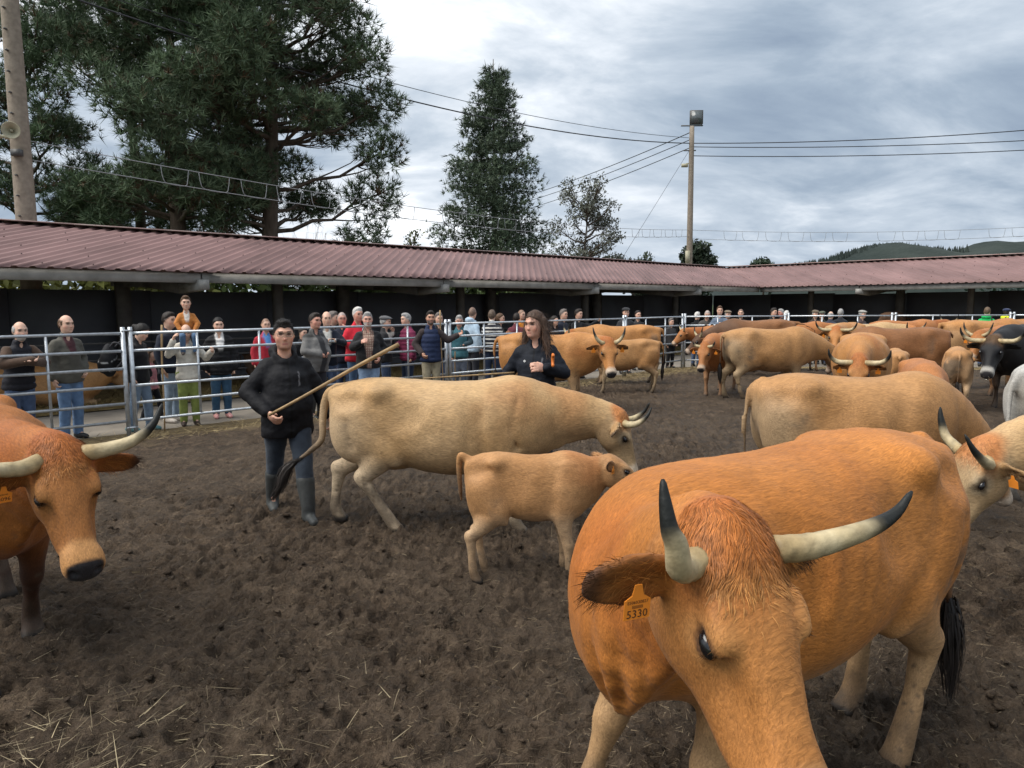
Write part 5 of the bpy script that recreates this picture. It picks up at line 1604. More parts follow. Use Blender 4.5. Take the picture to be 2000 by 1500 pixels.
def broadleaf(label, x, y, H_, blobs, seed, col0, leaf=.16, nleaf=900, name='leafy_tree', r=.14, cat='tree', group=None):
    rs = np.random.RandomState(seed)
    root = empty(name, (x, y, 0)); tag(root, label, cat, group)
    mb = MB(); zs = np.linspace(-.2, H_ * .8, 9)
    tp = np.stack((np.sin(zs * .6 + seed) * .15, np.cos(zs * .5 + seed) * .1, zs), 1)
    mb.tube(tp, np.linspace(r, r * .25, 9), 8)
    Vs = []; Cs = []
    for (dx, dy, cz, rx, rz) in blobs:
        c = np.array((dx, dy, cz))
        a = np.array([np.interp(max(cz - .6 * math.hypot(dx, dy), .6), zs, tp[:, i]) for i in range(3)])
        p = limb(mb, a, c, r * .5, .015, rs)
        m = int(nleaf * rx * rx * rz)
        u = rs.randn(m, 3); u /= np.linalg.norm(u, axis=1, keepdims=True)
        q = c + u * (rs.uniform(.15, 1.0, m) ** .5)[:, None] * (rx, rx, rz) * (1 + .4 * fbm(u * 2.5 + dx * 3, 2, seed)[:, None])
        for k in range(5): limb(mb, p[3], q[rs.randint(m)], .02, .006, rs, n=4)
        n1_ = rs.randn(m, 3); n1_ /= np.linalg.norm(n1_, axis=1, keepdims=True)
        n2_ = np.cross(n1_, rs.randn(m, 3)); n2_ /= np.linalg.norm(n2_, axis=1, keepdims=True)
        s1 = leaf * rs.uniform(.6, 1.3, (m, 1)); V = np.stack((q - n1_ * s1, q + n2_ * s1 * .45, q + n1_ * s1, q - n2_ * s1 * .45), 1)
        Vs.append(V.reshape(-1, 3))
        tone = (.75 + .5 * fbm(q * 1.3, 2, seed + 3)[:, None]) * rs.uniform(.7, 1.3, (m, 1))
        Cs.append(np.repeat(np.array(col0) * tone, 4, 0))
    mb.build('trunk', M_BARK, root, True)
    V = np.concatenate(Vs)
    mesh_np('crown', V, np.arange(len(V)).reshape(-1, 4), M_LEAF, root, np.clip(np.concatenate(Cs), 0, .6), smooth=False)
rsB = np.random.RandomState(5)
def blobset(n, w, zlo, zhi, r, rs=rsB, taper=.5):
    o = []
    for i in range(n):
        z = rs.uniform(zlo, zhi); f = (z - zlo) / (zhi - zlo)
        o.append((rs.uniform(-1, 1) * w * (1 - taper * f), rs.uniform(-1, 1) * w * .7, z, r * rs.uniform(.6, 1.2), r * rs.uniform(.5, 1.0)))
    return o
broadleaf('feathery grey-green tree with see-through crown beside the pyramid conifer', 4.1, 41.0, 8.6, blobset(52, 2.1, 3.0, 8.5, .58, taper=.45), 41, (.15, .16, .125), leaf=.085, nleaf=1200, r=.12)
broadleaf('small leafy tree low at the roof edge right of the feathery tree', 7.4, 44.0, 4.6, blobset(9, 1.1, 2.6, 4.6, .6), 42, (.055, .075, .040), leaf=.13, nleaf=800)
broadleaf('dark dense evergreen behind the floodlight pole', 11.7, 47.5, 5.6, blobset(14, 1.1, 2.2, 5.4, .75, taper=.65), 43, (.04, .062, .035), leaf=.15, nleaf=1500, name='evergreen_tree')
broadleaf('rounded dark bush peeping over the corner of the roofs', 17.4, 51.0, 4.7, blobset(8, .9, 3.1, 4.5, .65), 44, (.035, .055, .030), leaf=.15, nleaf=1300)
broadleaf('yellow-green young tree at the roof edge left of the conifer', -5.0, 38.0, 5.7, blobset(8, .7, 3.2, 5.6, .5, taper=.8), 45, (.13, .15, .045), leaf=.10, nleaf=800)
broadleaf('pale green bush under the pyramid conifer', -3.4, 40.0, 4.8, blobset(7, .8, 3.1, 4.6, .5), 46, (.15, .18, .05), leaf=.10, nleaf=900)
conifer('small dark fir showing above the roof beside the feathery tree', 9.0, 49.0, 5.2, .8, 51, 'fir_tree', .8, (.03, .045, .03), thick=.1)
conifer('thin little fir nearest the floodlight pole', 10.2, 58.0, 5.2, .45, 52, 'fir_tree', .7, (.04, .058, .045), thick=.08)
conifer('small fir between the feathery tree and the thin fir', 12.0, 58.0, 5.0, .5, 53, 'fir_tree', .7, (.04, .06, .05), thick=.08)
for i, (x, y, H_, lb) in enumerate(((-16.2, 35.0, 6.6, 'bare shrub showing pale twigs beside the concrete pole'), (-14.4, 36.0, 5.4, 'bare shrub between the pole and the forked pine'), (-9.9, 34.5, 5.6, 'bare shrub showing between the two pine trunks'), (-7.6, 38, 5.4, 'bare twiggy shrub below the drooping pine limb'))):
    rs = np.random.RandomState(60 + i); root = empty('bare_shrub', (x, y, 0)); tag(root, lb, 'shrub', 'bare shrubs over the roof ridge')
    mb = MB(); mb.tube([(0, 0, -.1), (0, 0, H_ * .4)], [.06, .04], 6); mb.build('stem', M_TWIG, root, True)
    mb = MB()
    for k in range(60):
        a = rs.uniform(0, 6.28); z = rs.uniform(H_ * .3, H_ * .7); e = np.array((math.cos(a) * rs.uniform(.2, 1.5), math.sin(a) * rs.uniform(.2, 1.2), min(z + rs.uniform(.8, 2.2), H_)))
        p = limb(mb, (0, 0, z * .55), e, .012, .004, rs, n=5)
        for j in range(6):
            limb(mb, p[rs.randint(2, 5)], p[rs.randint(3, 5)] + rs.randn(3) * (.3, .3, .35), .006, .003, rs, n=3)
    o = mb.build('twigs', M_TWIG, root, True); o['kind'] = 'stuff'
# hedges seen through the gap above the shed walls
def hedge(label, a, b, h, seed, col0, n=5200, w=1.0):
    rs = np.random.RandomState(seed); a = np.array(a, float); b = np.array(b, float); c = (a + b) / 2
    root = empty('hedge', (c[0], c[1], 0)); tag(root, label, 'hedge', 'hedges behind the sheds')
    t = rs.rand(n, 1); q = np.zeros((n, 3)); q[:, :2] = a + (b - a) * t - c + rs.randn(n, 2) * w * .4
    q[:, 2] = h * rs.uniform(.05, 1, n) ** .6 * (1 + .14 * fbm(np.stack((t[:, 0] * 30, 0 * t[:, 0], 0 * t[:, 0]), 1), 3, seed))
    n1_ = rs.randn(n, 3); n1_ /= np.linalg.norm(n1_, axis=1, keepdims=True); n2_ = np.cross(n1_, rs.randn(n, 3)); n2_ /= np.linalg.norm(n2_, axis=1, keepdims=True)
    s1 = .20 * rs.uniform(.6, 1.3, (n, 1)); V = np.stack((q - n1_ * s1, q + n2_ * s1 * .55, q + n1_ * s1, q - n2_ * s1 * .55), 1).reshape(-1, 3)
    C = np.repeat(np.array(col0) * rs.uniform(.5, 1.5, (n, 1)) * (.8 + .5 * fbm(q * .5, 2, 3)[:, None]), 4, 0)
    mesh_np('foliage', V, np.arange(4 * n).reshape(-1, 4), M_LEAF, root, np.clip(C, 0, .6), smooth=False)
    mb = MB()
    for k in range(10):
        p = (b - a) * (k / 9) + a - c; mb.tube([(p[0], p[1], -.1), (p[0], p[1], h * .7)], .04, 5)
    o = mb.build('stems', M_BARK, root, True); o['kind'] = 'stuff'
hd = lambda a, d: CORNER + U * a + Vv * d
hedge('yellowish hedge seen under the roof behind the dark wall near the concrete pole', hd(-36, 10), hd(-19, 10.5), 3.1, 71, (.16, .17, .045))
hedge('green hedge seen under the roof behind the dark wall', hd(-19, 11), hd(2, 11), 3.0, 72, (.085, .12, .035))
hd2 = lambda a, d: CORNER - Vv * a + U * d
hedge('blue-green scrub glimpsed under the far corner roof', hd2(2, 30), hd2(34, 30), 3.4, 73, (.05, .085, .07), 6000, 2.0)
# far hills
def hill(label, pts, y0, depth, seed):
    n = len(pts); xs_ = np.linspace(pts[0][0], pts[-1][0], 90); hz = np.interp(xs_, [p[0] for p in pts], [p[1] for p in pts])
    hz = hz + fbm(np.stack((xs_ * .02, 0 * xs_, 0 * xs_), 1), 4, seed) * 4 * (hz > 2)
    rows = 14; V = []
    for r in range(rows):
        t = r / (rows - 1)
        for x_, h_ in zip(xs_, hz):
            V.append((x_, y0 + depth * t, h_ * math.sin(np.pi * min(t * .999 + .0, 1)) ** .8 * (1 + .06 * math.sin(x_ * .03 + t * 9)) - .2))
    m = len(xs_); Q = [(r*m+i, r*m+i+1, (r+1)*m+i+1, (r+1)*m+i) for r in range(rows - 1) for i in range(m - 1)]
    o = mesh_np('hill', V, np.array(Q), M_HILL); tag(o, None, None, kind='structure')
    return xs_, hz
hx_, hz_ = hill('', [(230, 1), (300, 26), (370, 46), (444, 62), (480, 72), (517, 82), (547, 84), (584, 77), (628, 74), (665, 83), (687, 88), (717, 81), (760, 84), (950, 96), (1300, 60), (1900, 40)], 900, 300, 3)
rs = np.random.RandomState(77)
n = 900; X_ = rs.uniform(280, 640, n); Z_ = np.interp(X_, hx_, hz_)
mbt = []
V = []; 
root = mesh_np('hill_woodland', np.concatenate([np.array([(x - w, 1050 + d, z - 6), (x + w, 1050 + d, z - 6), (x, 1050 + d, z + hh), (x, 1050 + d + w, z - 6)]) for x, z, w, hh, d in zip(X_, Z_, rs.uniform(1.5, 3.5, n), rs.uniform(2, 7, n), rs.uniform(-20, 20, n))]),
               np.concatenate([np.array([(0, 1, 2), (1, 3, 2), (3, 0, 2)]) + 4 * i for i in range(n)]), M_HILL, smooth=False)
tag(root, 'far wooded crest along the hills', 'woodland', kind='stuff')
print('green', round(time.time() - T0, 1))
# ------------------------------------------------------------------ the cattle in the ring
G0 = 'cattle standing in the muddy ring'
# near right: big orange cow, head turned to its left and lowered towards us
cow('large orange cow with tag 5330 and curved dark-tipped horns, head lowered', (1.03, 2.65), 212, 1.02, 'orange', poll=(1.03, .645, 1.36), hyaw=80, hpitch=57, hroll=-1, headfine=.0095, neckz=-.15, vox=0.0176, sx=1.06, hs=1.06,
    feet={'hl': (.22, .02, 0), 'hr': (-.02, 0, 0), 'fl': (.05, 0, 0), 'fr': (.22, -.08, 0)}, fur=42000, tuft=5200, ear_hair=700, dirt=.55, seed=1, tags=(-1,),
    tag_text=[('ES06030827', .0095, -.026), ('IIIIIIIIII', .010, -.036), ('5330', .024, -.051)], horn_r=.030,
    horn=([(0, .09, -.03), (.01, .17, -.03), (.02, .24, -.02), (.03, .33, .0), (.03, .40, .025), (.03, .445, .07)], [(0, -.09, -.03), (.015, -.13, -.035), (.04, -.165, -.02), (.055, -.185, .03), (.055, -.20, .06), (.045, -.205, .11), (.035, -.205, .15)]),
    tail=[(-.85, 0, 1.28), (-.93, .03, 1.2), (-.945, .07, 1.0), (-.93, .11, .8), (-.91, .13, .60)], swpos=[(-.91, .13, .63), (-.91, .14, .45), (-.92, .15, .14)], ears=[(-.3, .9, -.15), (.02, -.98, .04)], dewlap=1.15)
cow('reddish cow with wide upswept horns and dark forelegs walking towards the camera', (-3.05, 4.07), -46, 1.02, 'red', width=.94, headfine=.0095, poll=(1.38, .12, 1.24), hyaw=1, hpitch=54, hroll=4, vox=0.0189, hs=1.0, horn_r=.037,
    feet={'fl': (-.28, 0, 0), 'fr': (.32, 0, .0), 'hl': (.1, 0, 0)}, fur=20000, tuft=3600, ear_hair=400, dirt=.2, seed=2, tags=(-1,), tag_text=[('ES0103', .010, -.026), ('4096', .024, -.046)],
    horn=([(0, .08, -.02), (.02, .16, -.02), (.05, .27, .0), (.07, .36, .06), (.06, .42, .15)], [(0, -.08, -.02), (.02, -.16, -.03), (.05, -.27, -.0), (.07, -.36, .05), (.06, -.42, .13)]))
cow('cream cow walking past with lowered head and black-tipped tail swung back', (-.61, 6.02), -3, .955, 'cream', poll=(1.60, .02, 1.02), hyaw=-4, hpitch=70, vox=0.0203, sx=1.14, horn='fwd', width=1.06,
    feet={'hr': (.36, 0, 0), 'hl': (-.24, 0, 0), 'fr': (.1, 0, 0), 'fl': (-.1, 0, 0)}, fur=14000, tuft=1500, ear_hair=250, dirt=.55, seed=3, tags=(), pale_rear=.5, belly=.02,
    tail=[(-.90, 0, 1.27), (-.99, 0, 1.20), (-1.03, -.02, 1.0), (-1.04, -.04, .82), (-1.14, -.06, .72), (-1.22, -.08, .66)], swpos=[(-1.20, -.08, .67), (-1.33, -.10, .58), (-1.40, -.12, .40), (-1.50, -.13, .26)])
cow('tan calf with ear tag 0502 standing before the cream cow', (.10, 4.86), 2, .665, 'calf', poll=(.88, .02, 1.29), hyaw=8, hpitch=34, vox=0.0184, sx=.76, hs=1.06, young=1, horn=None, width=.76,
    feet={'hl': (.06, 0, 0), 'hr': (-.05, 0, 0), 'fr': (.04, 0, 0), 'fl': (.0, 0, 0)}, fur=12000, ear_hair=200, dirt=.35, seed=4, tags=(-1,), tag_text=[('0502', .024, -.045)], swpos=False, name='calf', cat='calf',
    tail=[(-.62, 0, 1.30), (-.68, .0, 1.33), (-.70, .02, 1.20), (-.69, .04, 1.0), (-.68, .04, .86)], ears=[(-.5, .8, .25), (-.55, -.75, .30)], dewlap=.6)
cow('pale tan cow with ear tag pushing its head behind the orange cow', (3.98, 4.12), 178, 1.0, 'cream', poll=(1.32, .05, 1.05), hyaw=18, hpitch=58, vox=0.0347, seed=5, tags=(1,), horn=([(0, .075, -.04), (.05, .14, -.05), (.14, .19, -.02), (.23, .20, .05), (.28, .18, .14)], [(0, -.075, -.03), (-.02, -.14, -.01), (-.01, -.21, .05), (.0, -.24, .15), (.0, -.25, .22)]), fur=8000, tuft=900, ear_hair=200, horn_r=.036)
cow('dusty tan cow with its dirty rump turned, head hidden low beyond it', (2.72, 5.82), -4, .98, 'tan', sx=.92, poll=(1.30, .22, .72), hyaw=25, hpitch=62, vox=0.0347, seed=6, horn='lyre', tags=(1,), dirt=.95, pale_rear=.8, fur=12000,
    tail=[(-.70, .0, 1.30), (-.785, .02, 1.24), (-.825, .03, 1.05), (-.83, .03, .8), (-.815, .03, .6)])
cow('grey-white cow showing only its rump and hanging tail', (5.36, 6.75), 22, 1.02, 'white', vox=0.0409, seed=7, dirt=.35, horn='lyre', tail=[(-.78, .0, 1.28), (-.86, .05, 1.22), (-.90, .08, 1.05), (-.90, .08, .8), (-.89, .08, .6)])
cow('black bull with curly brown poll, white muzzle and nose ring', (9.08, 12.95), 222, 1.1, 'black', poll=(1.38, -.05, 1.18), hyaw=6, hpitch=50, vox=0.0490, seed=8, ring=True, horn='wide', tags=(), hs=1.18, width=1.12, name='bull', cat='bull', tuft=700, dirt=.2)
cow('golden cow facing us with lowered head and black-tipped horns, a broad back behind', (5.52, 11.45), 243, 1.04, 'golden', poll=(1.34, 0, 1.05), hyaw=0, hpitch=62, vox=0.0409, seed=9, horn='wide', hs=1.1, width=1.18, tuft=600, horn_r=.038)
cow('tan cow with pale hind legs in side view, head lowered behind another', (4.98, 14.15), 8, 1.05, 'tan', poll=(1.42, .1, .92), hyaw=10, hpitch=60, vox=0.0490, seed=10, horn=None, tags=(), dirt=.75, pale_rear=.85, feet={'hl': (-.08, 0, 0), 'hr': (.12, 0, 0)})
cow('small rusty cow facing us with short horns and two ear tags', (4.32, 15.05), 240, .95, 'rust', poll=(1.30, 0, 1.16), hpitch=55, vox=0.0428, seed=11, horn='short', hs=1.05, width=.95)
cow('big brown cow with dark face standing broadside by the rails', (6.25, 18.5), 180, 1.1, 'brown', poll=(1.36, .06, 1.0), hyaw=8, hpitch=42, vox=0.0579, seed=12, horn='up', front_dark=.9, tail=[(-.80, 0, 1.28), (-.95, .05, 1.26), (-1.10, .08, 1.20), (-1.25, .1, 1.1), (-1.32, .1, .95)], tags=())
cow('light-horned cow looking sideways past the big brown one', (5.95, 19.75), 184, .95, 'rust', poll=(1.40, 0, 1.26), hpitch=44, vox=0.0625, seed=13, horn='up', tags=())
cow('tan cow with white muzzle and orange ear tags looking straight at the camera', (.62, 12.95), -12, 1.03, 'golden', poll=(1.10, -.42, 1.24), hyaw=-72, hpitch=58, vox=0.0367, seed=14, horn='up', hs=1.12, tuft=400)
cow('young tan steer in side view beside the white-muzzled cow', (2.40, 15.35), 180, .86, 'tan', poll=(1.20, .0, 1.2), hpitch=48, vox=0.0409, seed=15, young=.4, horn=None, tags=(), name='young_steer', cat='steer', feet={'fl': (.06, 0, 0)})
cow('golden cow standing behind the young steer with tail hanging', (2.62, 17.1), 180, 1.04, 'golden', poll=(1.26, .1, 1.2), hyaw=10, hpitch=50, vox=0.0535, seed=16, horn='up', tags=(1,))
cow('rusty cow behind the brown one, head raised over its rump', (7.75, 19.85), 4, 1.02, 'rust', poll=(1.24, -.1, 1.22), hyaw=-30, vox=0.0625, seed=17, horn='short')
cow('golden cow facing us with long upswept horns in the back row', (7.75, 16.75), 236, 1.06, 'golden', poll=(1.42, 0, 1.28), hpitch=50, hyaw=6, vox=0.0535, seed=18, horn='wide', hs=1.1)
cow('brown cow broadside in the back row with lowered head', (7.75, 14.45), 172, 1.04, 'brown', poll=(1.05, -.4, .92), hyaw=-40, hpitch=60, vox=0.0535, seed=19, horn='lyre')
cow('half-grown rusty calf seen from behind next to the facing cow', (6.95, 13.1), 66, .78, 'calf', poll=(1.2, .2, 1.2), vox=0.0535, seed=20, young=.8, horn=None, name='calf', cat='calf', dirt=.5)
cow('muddy-rumped calf seen from behind', (7.72, 12.55), 60, .82, 'calf', poll=(1.2, -.1, 1.15), vox=0.0490, seed=21, young=.6, horn=None, name='calf', cat='calf', dirt=.9, pale_rear=.6)
cow('large golden cow with pale muddy hind legs and arched tail', (10.12, 15.7), 10, 1.12, 'golden', poll=(1.35, 0, 1.2), vox=0.0535, seed=22, horn='lyre', dirt=.8, pale_rear=.7, tail=[(-.80, 0, 1.28), (-.90, .0, 1.27), (-.95, 0, 1.10), (-.94, 0, .9), (-.91, 0, .65)])
cow('brown-gold cow with orange tag standing in front of the arched-tail cow', (10.05, 14.35), 203, 1.05, 'rust', poll=(1.36, .1, 1.24), hyaw=12, vox=0.0535, seed=23, horn='up')
cow('hornless reddish young cow with lowered head behind the dusty one', (5.18, 9.15), 248, .86, 'rust', poll=(1.22, .15, .96), hyaw=18, hpitch=60, vox=0.0409, seed=24, horn=None, young=.3, tags=())
cow('cream cow in the far row with head turned to us', (8.75, 18.25), 2, 1.03, 'cream', poll=(1.15, -.25, 1.24), hyaw=-66, vox=0.0579, seed=25, horn='wide')
cow('rusty cow in the far row with head turned away', (10.5, 19.6), 4, 1.05, 'rust', poll=(1.3, .1, 1.3), hyaw=25, vox=0.0669, seed=26, horn='up')
cow('pale golden cow at the far end before the yellow jacket', (14.45, 19.3), 176, 1.08, 'golden', vox=0.0669, seed=27, horn='lyre')
cow('brown cow lying on straw inside the long shed behind the jeans', (-8.75, 13.6), 20, 1.0, 'tan', lying=True, vox=0.0669, seed=28, horn=None, tags=(), group='cattle resting in the sheds', z0=.02, poll=(1.2, .3, 1.15))
cow('dark brown cow lying in the shed behind the quilted jacket', (-5.6, 17.6), 15, 1.0, 'dark', lying=True, vox=0.0669, seed=29, horn=None, tags=(), group='cattle resting in the sheds', z0=.02)
cow('dark brown cow standing rump outwards in the corner shed', (14.4, 27.6), 48, 1.12, 'dark', vox=0.0780, seed=30, horn=None, tags=(), group='cattle resting in the sheds', z0=.02, dirt=0)
print('cattle', round(time.time() - T0, 1))
# ------------------------------------------------------------------ people behind and before the rails
person('old man with white moustache leaning his brown sleeves on the rail', (-6.71, 9.85), -36, 1.7, topkind='vest', top=(0.02, 0.02, 0.026), sleeve=(0.075, 0.045, 0.03), hair='bald', hairc='grey', beard='white', armL=((0.18, 0.26, 1.24), (0.42, 0.0, 1.34)), armR=((0.18, -0.26, 1.24), (0.42, -0.02, 1.36)), lean=14, hpitch=6, cvox=0.025, fv=0.0115)
person('balding man in grey-green jacket and jeans with hand in pocket', (-6.37, 10.4), -25, 1.76, top=(0.085, 0.08, 0.066), hem=0.82, leg=(0.12, 0.2, 0.34), hair='bald', hairc='brown', armL='pocket', armR='down', cvox=0.02, fv=0.0115, handfine=0.015, inner=(0.06, 0.02, 0.025))
person('woman in dark jacket with dark wind-blown hair beside the panel joint', (-5.7, 11.06), -1, 1.64, top=(0.008, 0.008, 0.01), leg=(0.16, 0.22, 0.3), shoe=(0.1, 0.22, 0.24), hair='tied', hairc='black', hpitch=30, female=True, cvox=0.025, fv=0.0115, feet=((0.1, 0), (-0.12, 0)))
person('small child in pink top walking behind the rails', (-6.07, 12.17), 6, 1.15, top=(0.55, 0.22, 0.24), topkind='sweater', leg=(0.008, 0.008, 0.01), hair='long', hairc='brown', headscale=1.3, feet=((0.22, 0), (-0.2, 0)), pattern=None)
person('dark-haired man in navy jacket half hidden by the father with child', (-5.62, 11.91), -10, 1.78, top=(0.011, 0.015, 0.028), leg=(0.24, 0.31, 0.4), shoe=(0.5, 0.45, 0.4), hair='short', hairc='dark')
person('father in cream sweater and green trousers carrying a boy on his shoulders', (-5.17, 11.55), -61, 1.61, top=(0.56, 0.52, 0.45), topkind='sweater', leg=(0.21, 0.25, 0.065), shoe=(0.05, 0.035, 0.03), hair='bald', hairc='brown', hpitch=22, armL=((0.08, 0.3, 1.18), (0.34, 0.36, 1.3)), armR=((0.1, -0.3, 1.25), (0.22, -0.22, 1.5)), cvox=0.022, fv=0.0115, handfine=0.015)
person('young woman in black quilted jacket, blue leggings and pink trainers', (-4.97, 12.35), -60, 1.68, topkind='puffer', top=(0.016, 0.016, 0.018), leg=(0.035, 0.085, 0.15), shoe=(0.72, 0.36, 0.34), hair='tied', hairc='black', female=True, inner=(0.7, 0.68, 0.66), cvox=0.022, fv=0.0115, hem=0.78)
person('bald man in red jacket over blue shirt behind the rails', (-4.53, 13.42), -56, 1.65, top=(0.36, 0.02, 0.035), inner=(0.08, 0.22, 0.48), pattern='wide', hair='shaved', hairc='brown')
person('dark-coated man mostly hidden behind the black padded coat', (-3.98, 13.83), -34, 1.47, top=(0.008, 0.008, 0.01), hair='short', hairc='dark')
person('heavy man in grey and black jacket resting on a stick', (-3.3, 12.17), -33, 1.75, top=(0.15, 0.145, 0.14), pattern='yoke', leg=(0.02, 0.02, 0.026), hair='short', hairc='dark', fat=0.9, armL='belly', armR=((0.06, -0.28, 1.16), (0.22, -0.1, 1.1)), cvox=0.022, fv=0.0115, boots=True, skin=(0.6, 0.31, 0.23))
person('balding man in navy jacket with white collar leaning on the rail', (-3.38, 13.22), -64, 1.78, top=(0.011, 0.015, 0.028), inner=(0.65, 0.63, 0.58), hair='bald', hairc='dark', armL='rail', armR='rail', lean=12)
person('grey-haired man in dark coat looking along the rails', (-3.47, 14.04), -1, 1.76, top=(0.008, 0.008, 0.01), hair='short', hairc='mid')
person('man with spectacles and hand at his chin in striped navy top', (-3.24, 13.92), -67, 1.75, top=(0.011, 0.015, 0.028), hair='shaved', hairc='grey', armL='face', armR='crossed', glasses=True, skin=(0.6, 0.31, 0.23))
person('white-haired man in bright red jacket leaning over the rail', (-2.95, 13.79), -48, 1.84, top=(0.56, 0.022, 0.04), leg=(0.07, 0.125, 0.22), hair='short', hairc='white', fat=0.5, armL='rail', armR='belly', lean=6, skin=(0.6, 0.31, 0.23))
person('grey-bearded man in black jacket over plaid shirt holding a stick', (-2.55, 12.91), -75, 1.75, top=(0.016, 0.016, 0.018), pattern='open', inner=(0.36, 0.28, 0.22), leg=(0.22, 0.31, 0.45), hair='short', hairc='grey', beard='white', fat=0.6, armR=((0.04, -0.27, 1.17), (0.24, -0.14, 1.26)), armL='pocket', cvox=0.015, fv=0.0115, handfine=0.015, skin=(0.6, 0.32, 0.24))
person('man in grey flat cap turned to his neighbour', (-2.56, 14.67), -5, 1.66, top=(0.02, 0.02, 0.022), inner=(0.5, 0.47, 0.42), hair='bald', hairc='grey', cap=(0.1, 0.1, 0.105), armL='face', armR='belly')
person('grey-haired man in maroon quilted jacket', (-2.12, 14.82), -144, 1.71, topkind='puffer', top=(0.17, 0.025, 0.065), leg=(0.02, 0.034, 0.07), hair='short', hairc='grey', armR='belly', cvox=0.025)
person('bearded man in navy quilted vest and khaki trousers in front of the rails', (-1.56, 14.0), -74, 1.76, topkind='vest', top=(0.018, 0.028, 0.068), sleeve=(0.04, 0.03, 0.03), leg=(0.3, 0.26, 0.18), boots=True, shoe=(0.018, 0.018, 0.02), hair='short', hairc='dark', beard='mid', armR='pocket', armL=((0.02, 0.33, 1.22), (-0.02, 0.52, 1.3)), cvox=0.022, fv=0.0115, handfine=0.015, skin=(0.52, 0.29, 0.2))
person('man in black top peering past the vested man', (-1.57, 15.65), -64, 1.71, top=(0.008, 0.008, 0.01), hair='short', hairc='mid')
person('old man in teal quilted vest leaning on a cane', (-1.13, 15.66), -80, 1.66, topkind='vest', top=(0.045, 0.135, 0.165), sleeve=(0.03, 0.06, 0.075), leg=(0.11, 0.13, 0.17), hair='short', hairc='grey', hpitch=14, armL='belly', skin=(0.58, 0.32, 0.24))
person('young man in pale blue hooded sweatshirt seen from behind', (-0.9, 16.6), 41, 1.82, topkind='sweater', top=(0.38, 0.49, 0.6), hood=True, leg=(0.02, 0.022, 0.03), hair='shaved', hairc='dark', hyaw=30)
person('person in black and white striped sweater seen from behind', (-0.45, 16.55), 84, 1.75, topkind='sweater', top=(0.016, 0.018, 0.026), pattern='stripes', leg=(0.02, 0.034, 0.07), hair='short', hairc=(0.1, 0.07, 0.05), cvox=0.0155, hem=0.84)
person('brown-haired woman beyond the striped sweater', (-0.3, 17.75), -9, 1.66, top=(0.008, 0.008, 0.01), hair='tied', hairc='brown', female=True)
person('child in red coat with brown hair by the striped sweater', (-0.09, 16.98), 60, 1.22, top=(0.4, 0.02, 0.02), hair='short', hairc=(0.22, 0.09, 0.04), headscale=1.3)
person('dark-haired man in maroon checked shirt seen from behind', (0.11, 17.31), 75, 1.67, topkind='shirt', top=(0.12, 0.03, 0.04), hair='short', hairc='dark')
person('bald man in orange jacket beyond the checked shirt', (0.23, 18.71), -41, 1.74, top=(0.55, 0.19, 0.02), hair='shaved', hairc='brown')
person('woman in dark top with blue scarf beside the orange jacket', (0.48, 17.96), -52, 1.66, top=(0.03, 0.05, 0.16), hair='tied', hairc='dark', female=True)
person('dark-haired woman beside the woman handler', (1.03, 17.87), -38, 1.59, top=(0.008, 0.008, 0.01), hair='long', hairc='dark', female=True)
person('grey-haired man in navy jacket holding a stick upright', (1.27, 18.19), -39, 1.75, top=(0.011, 0.015, 0.028), hair='short', hairc='mid', armR='stick')
person('man in black jacket pointing with outstretched arm', (1.68, 18.59), -40, 1.75, top=(0.008, 0.008, 0.01), hair='short', hairc='dark', armL=((0.28, 0.16, 1.34), (0.55, 0.1, 1.47)), armR='crossed')
person('man in black flat cap and dark jacket', (3.1, 19.86), -84, 1.77, top=(0.03, 0.03, 0.034), hair='bald', hairc='dark', cap=(0.02, 0.02, 0.022))
person('dark-haired woman in dark coat beside the black flat cap', (3.61, 20.92), -75, 1.68, top=(0.03, 0.028, 0.03), hair='tied', hairc='dark', female=True)
person('man in dark clothes standing behind the corner panel', (4.67, 21.42), -62, 1.45, top=(0.035, 0.034, 0.036), leg=(0.008, 0.008, 0.01), hair='short', hairc='mid')
person('white-haired person in black coat turned to the shed', (5.57, 21.95), 46, 1.62, top=(0.008, 0.008, 0.01), hair='short', hairc='white')
person('balding man in grey-brown jacket looking down at the rail', (5.83, 21.85), -95, 1.7, top=(0.06, 0.055, 0.05), hair='shaved', hairc='grey', hpitch=26, armL='rail', armR='rail', lean=8)
person('man in slate-blue sweater leaning on his forearms', (6.21, 21.85), -98, 1.8, top=(0.15, 0.19, 0.25), topkind='sweater', hair='short', hairc='brown', armL='rail', armR='rail', lean=10)
person('person in brown flat cap beside the slate-blue sweater', (6.55, 22.15), -76, 1.66, top=(0.05, 0.045, 0.04), hair='bald', hairc='grey', cap=(0.17, 0.13, 0.09))
person('bald bearded man in black jacket by the panel joint', (6.89, 21.95), -107, 1.7, top=(0.008, 0.008, 0.01), hair='shaved', hairc='dark', beard='mid')
person('dark-haired man in black turned towards his neighbour', (7.96, 22.25), -60, 1.72, top=(0.008, 0.008, 0.01), hair='short', hairc='dark')
person('grey-haired man with ruddy face facing the dark-haired man', (8.23, 22.25), -155, 1.69, top=(0.04, 0.04, 0.045), hair='short', hairc='grey', skin=(0.55, 0.26, 0.2))
person('white-haired person just showing over the top rail', (8.26, 21.95), 59, 1.64, top=(0.08, 0.08, 0.085), hair='short', hairc='white')
person('man in brown flat cap in shade of the corner shed', (9.38, 22.58), -83, 1.65, top=(0.04, 0.03, 0.025), hair='bald', hairc='grey', cap=(0.13, 0.1, 0.07))
person('man in olive cap beside the brown flat cap', (9.77, 22.96), -133, 1.61, top=(0.03, 0.035, 0.03), hair='bald', hairc='grey', cap=(0.09, 0.1, 0.07))
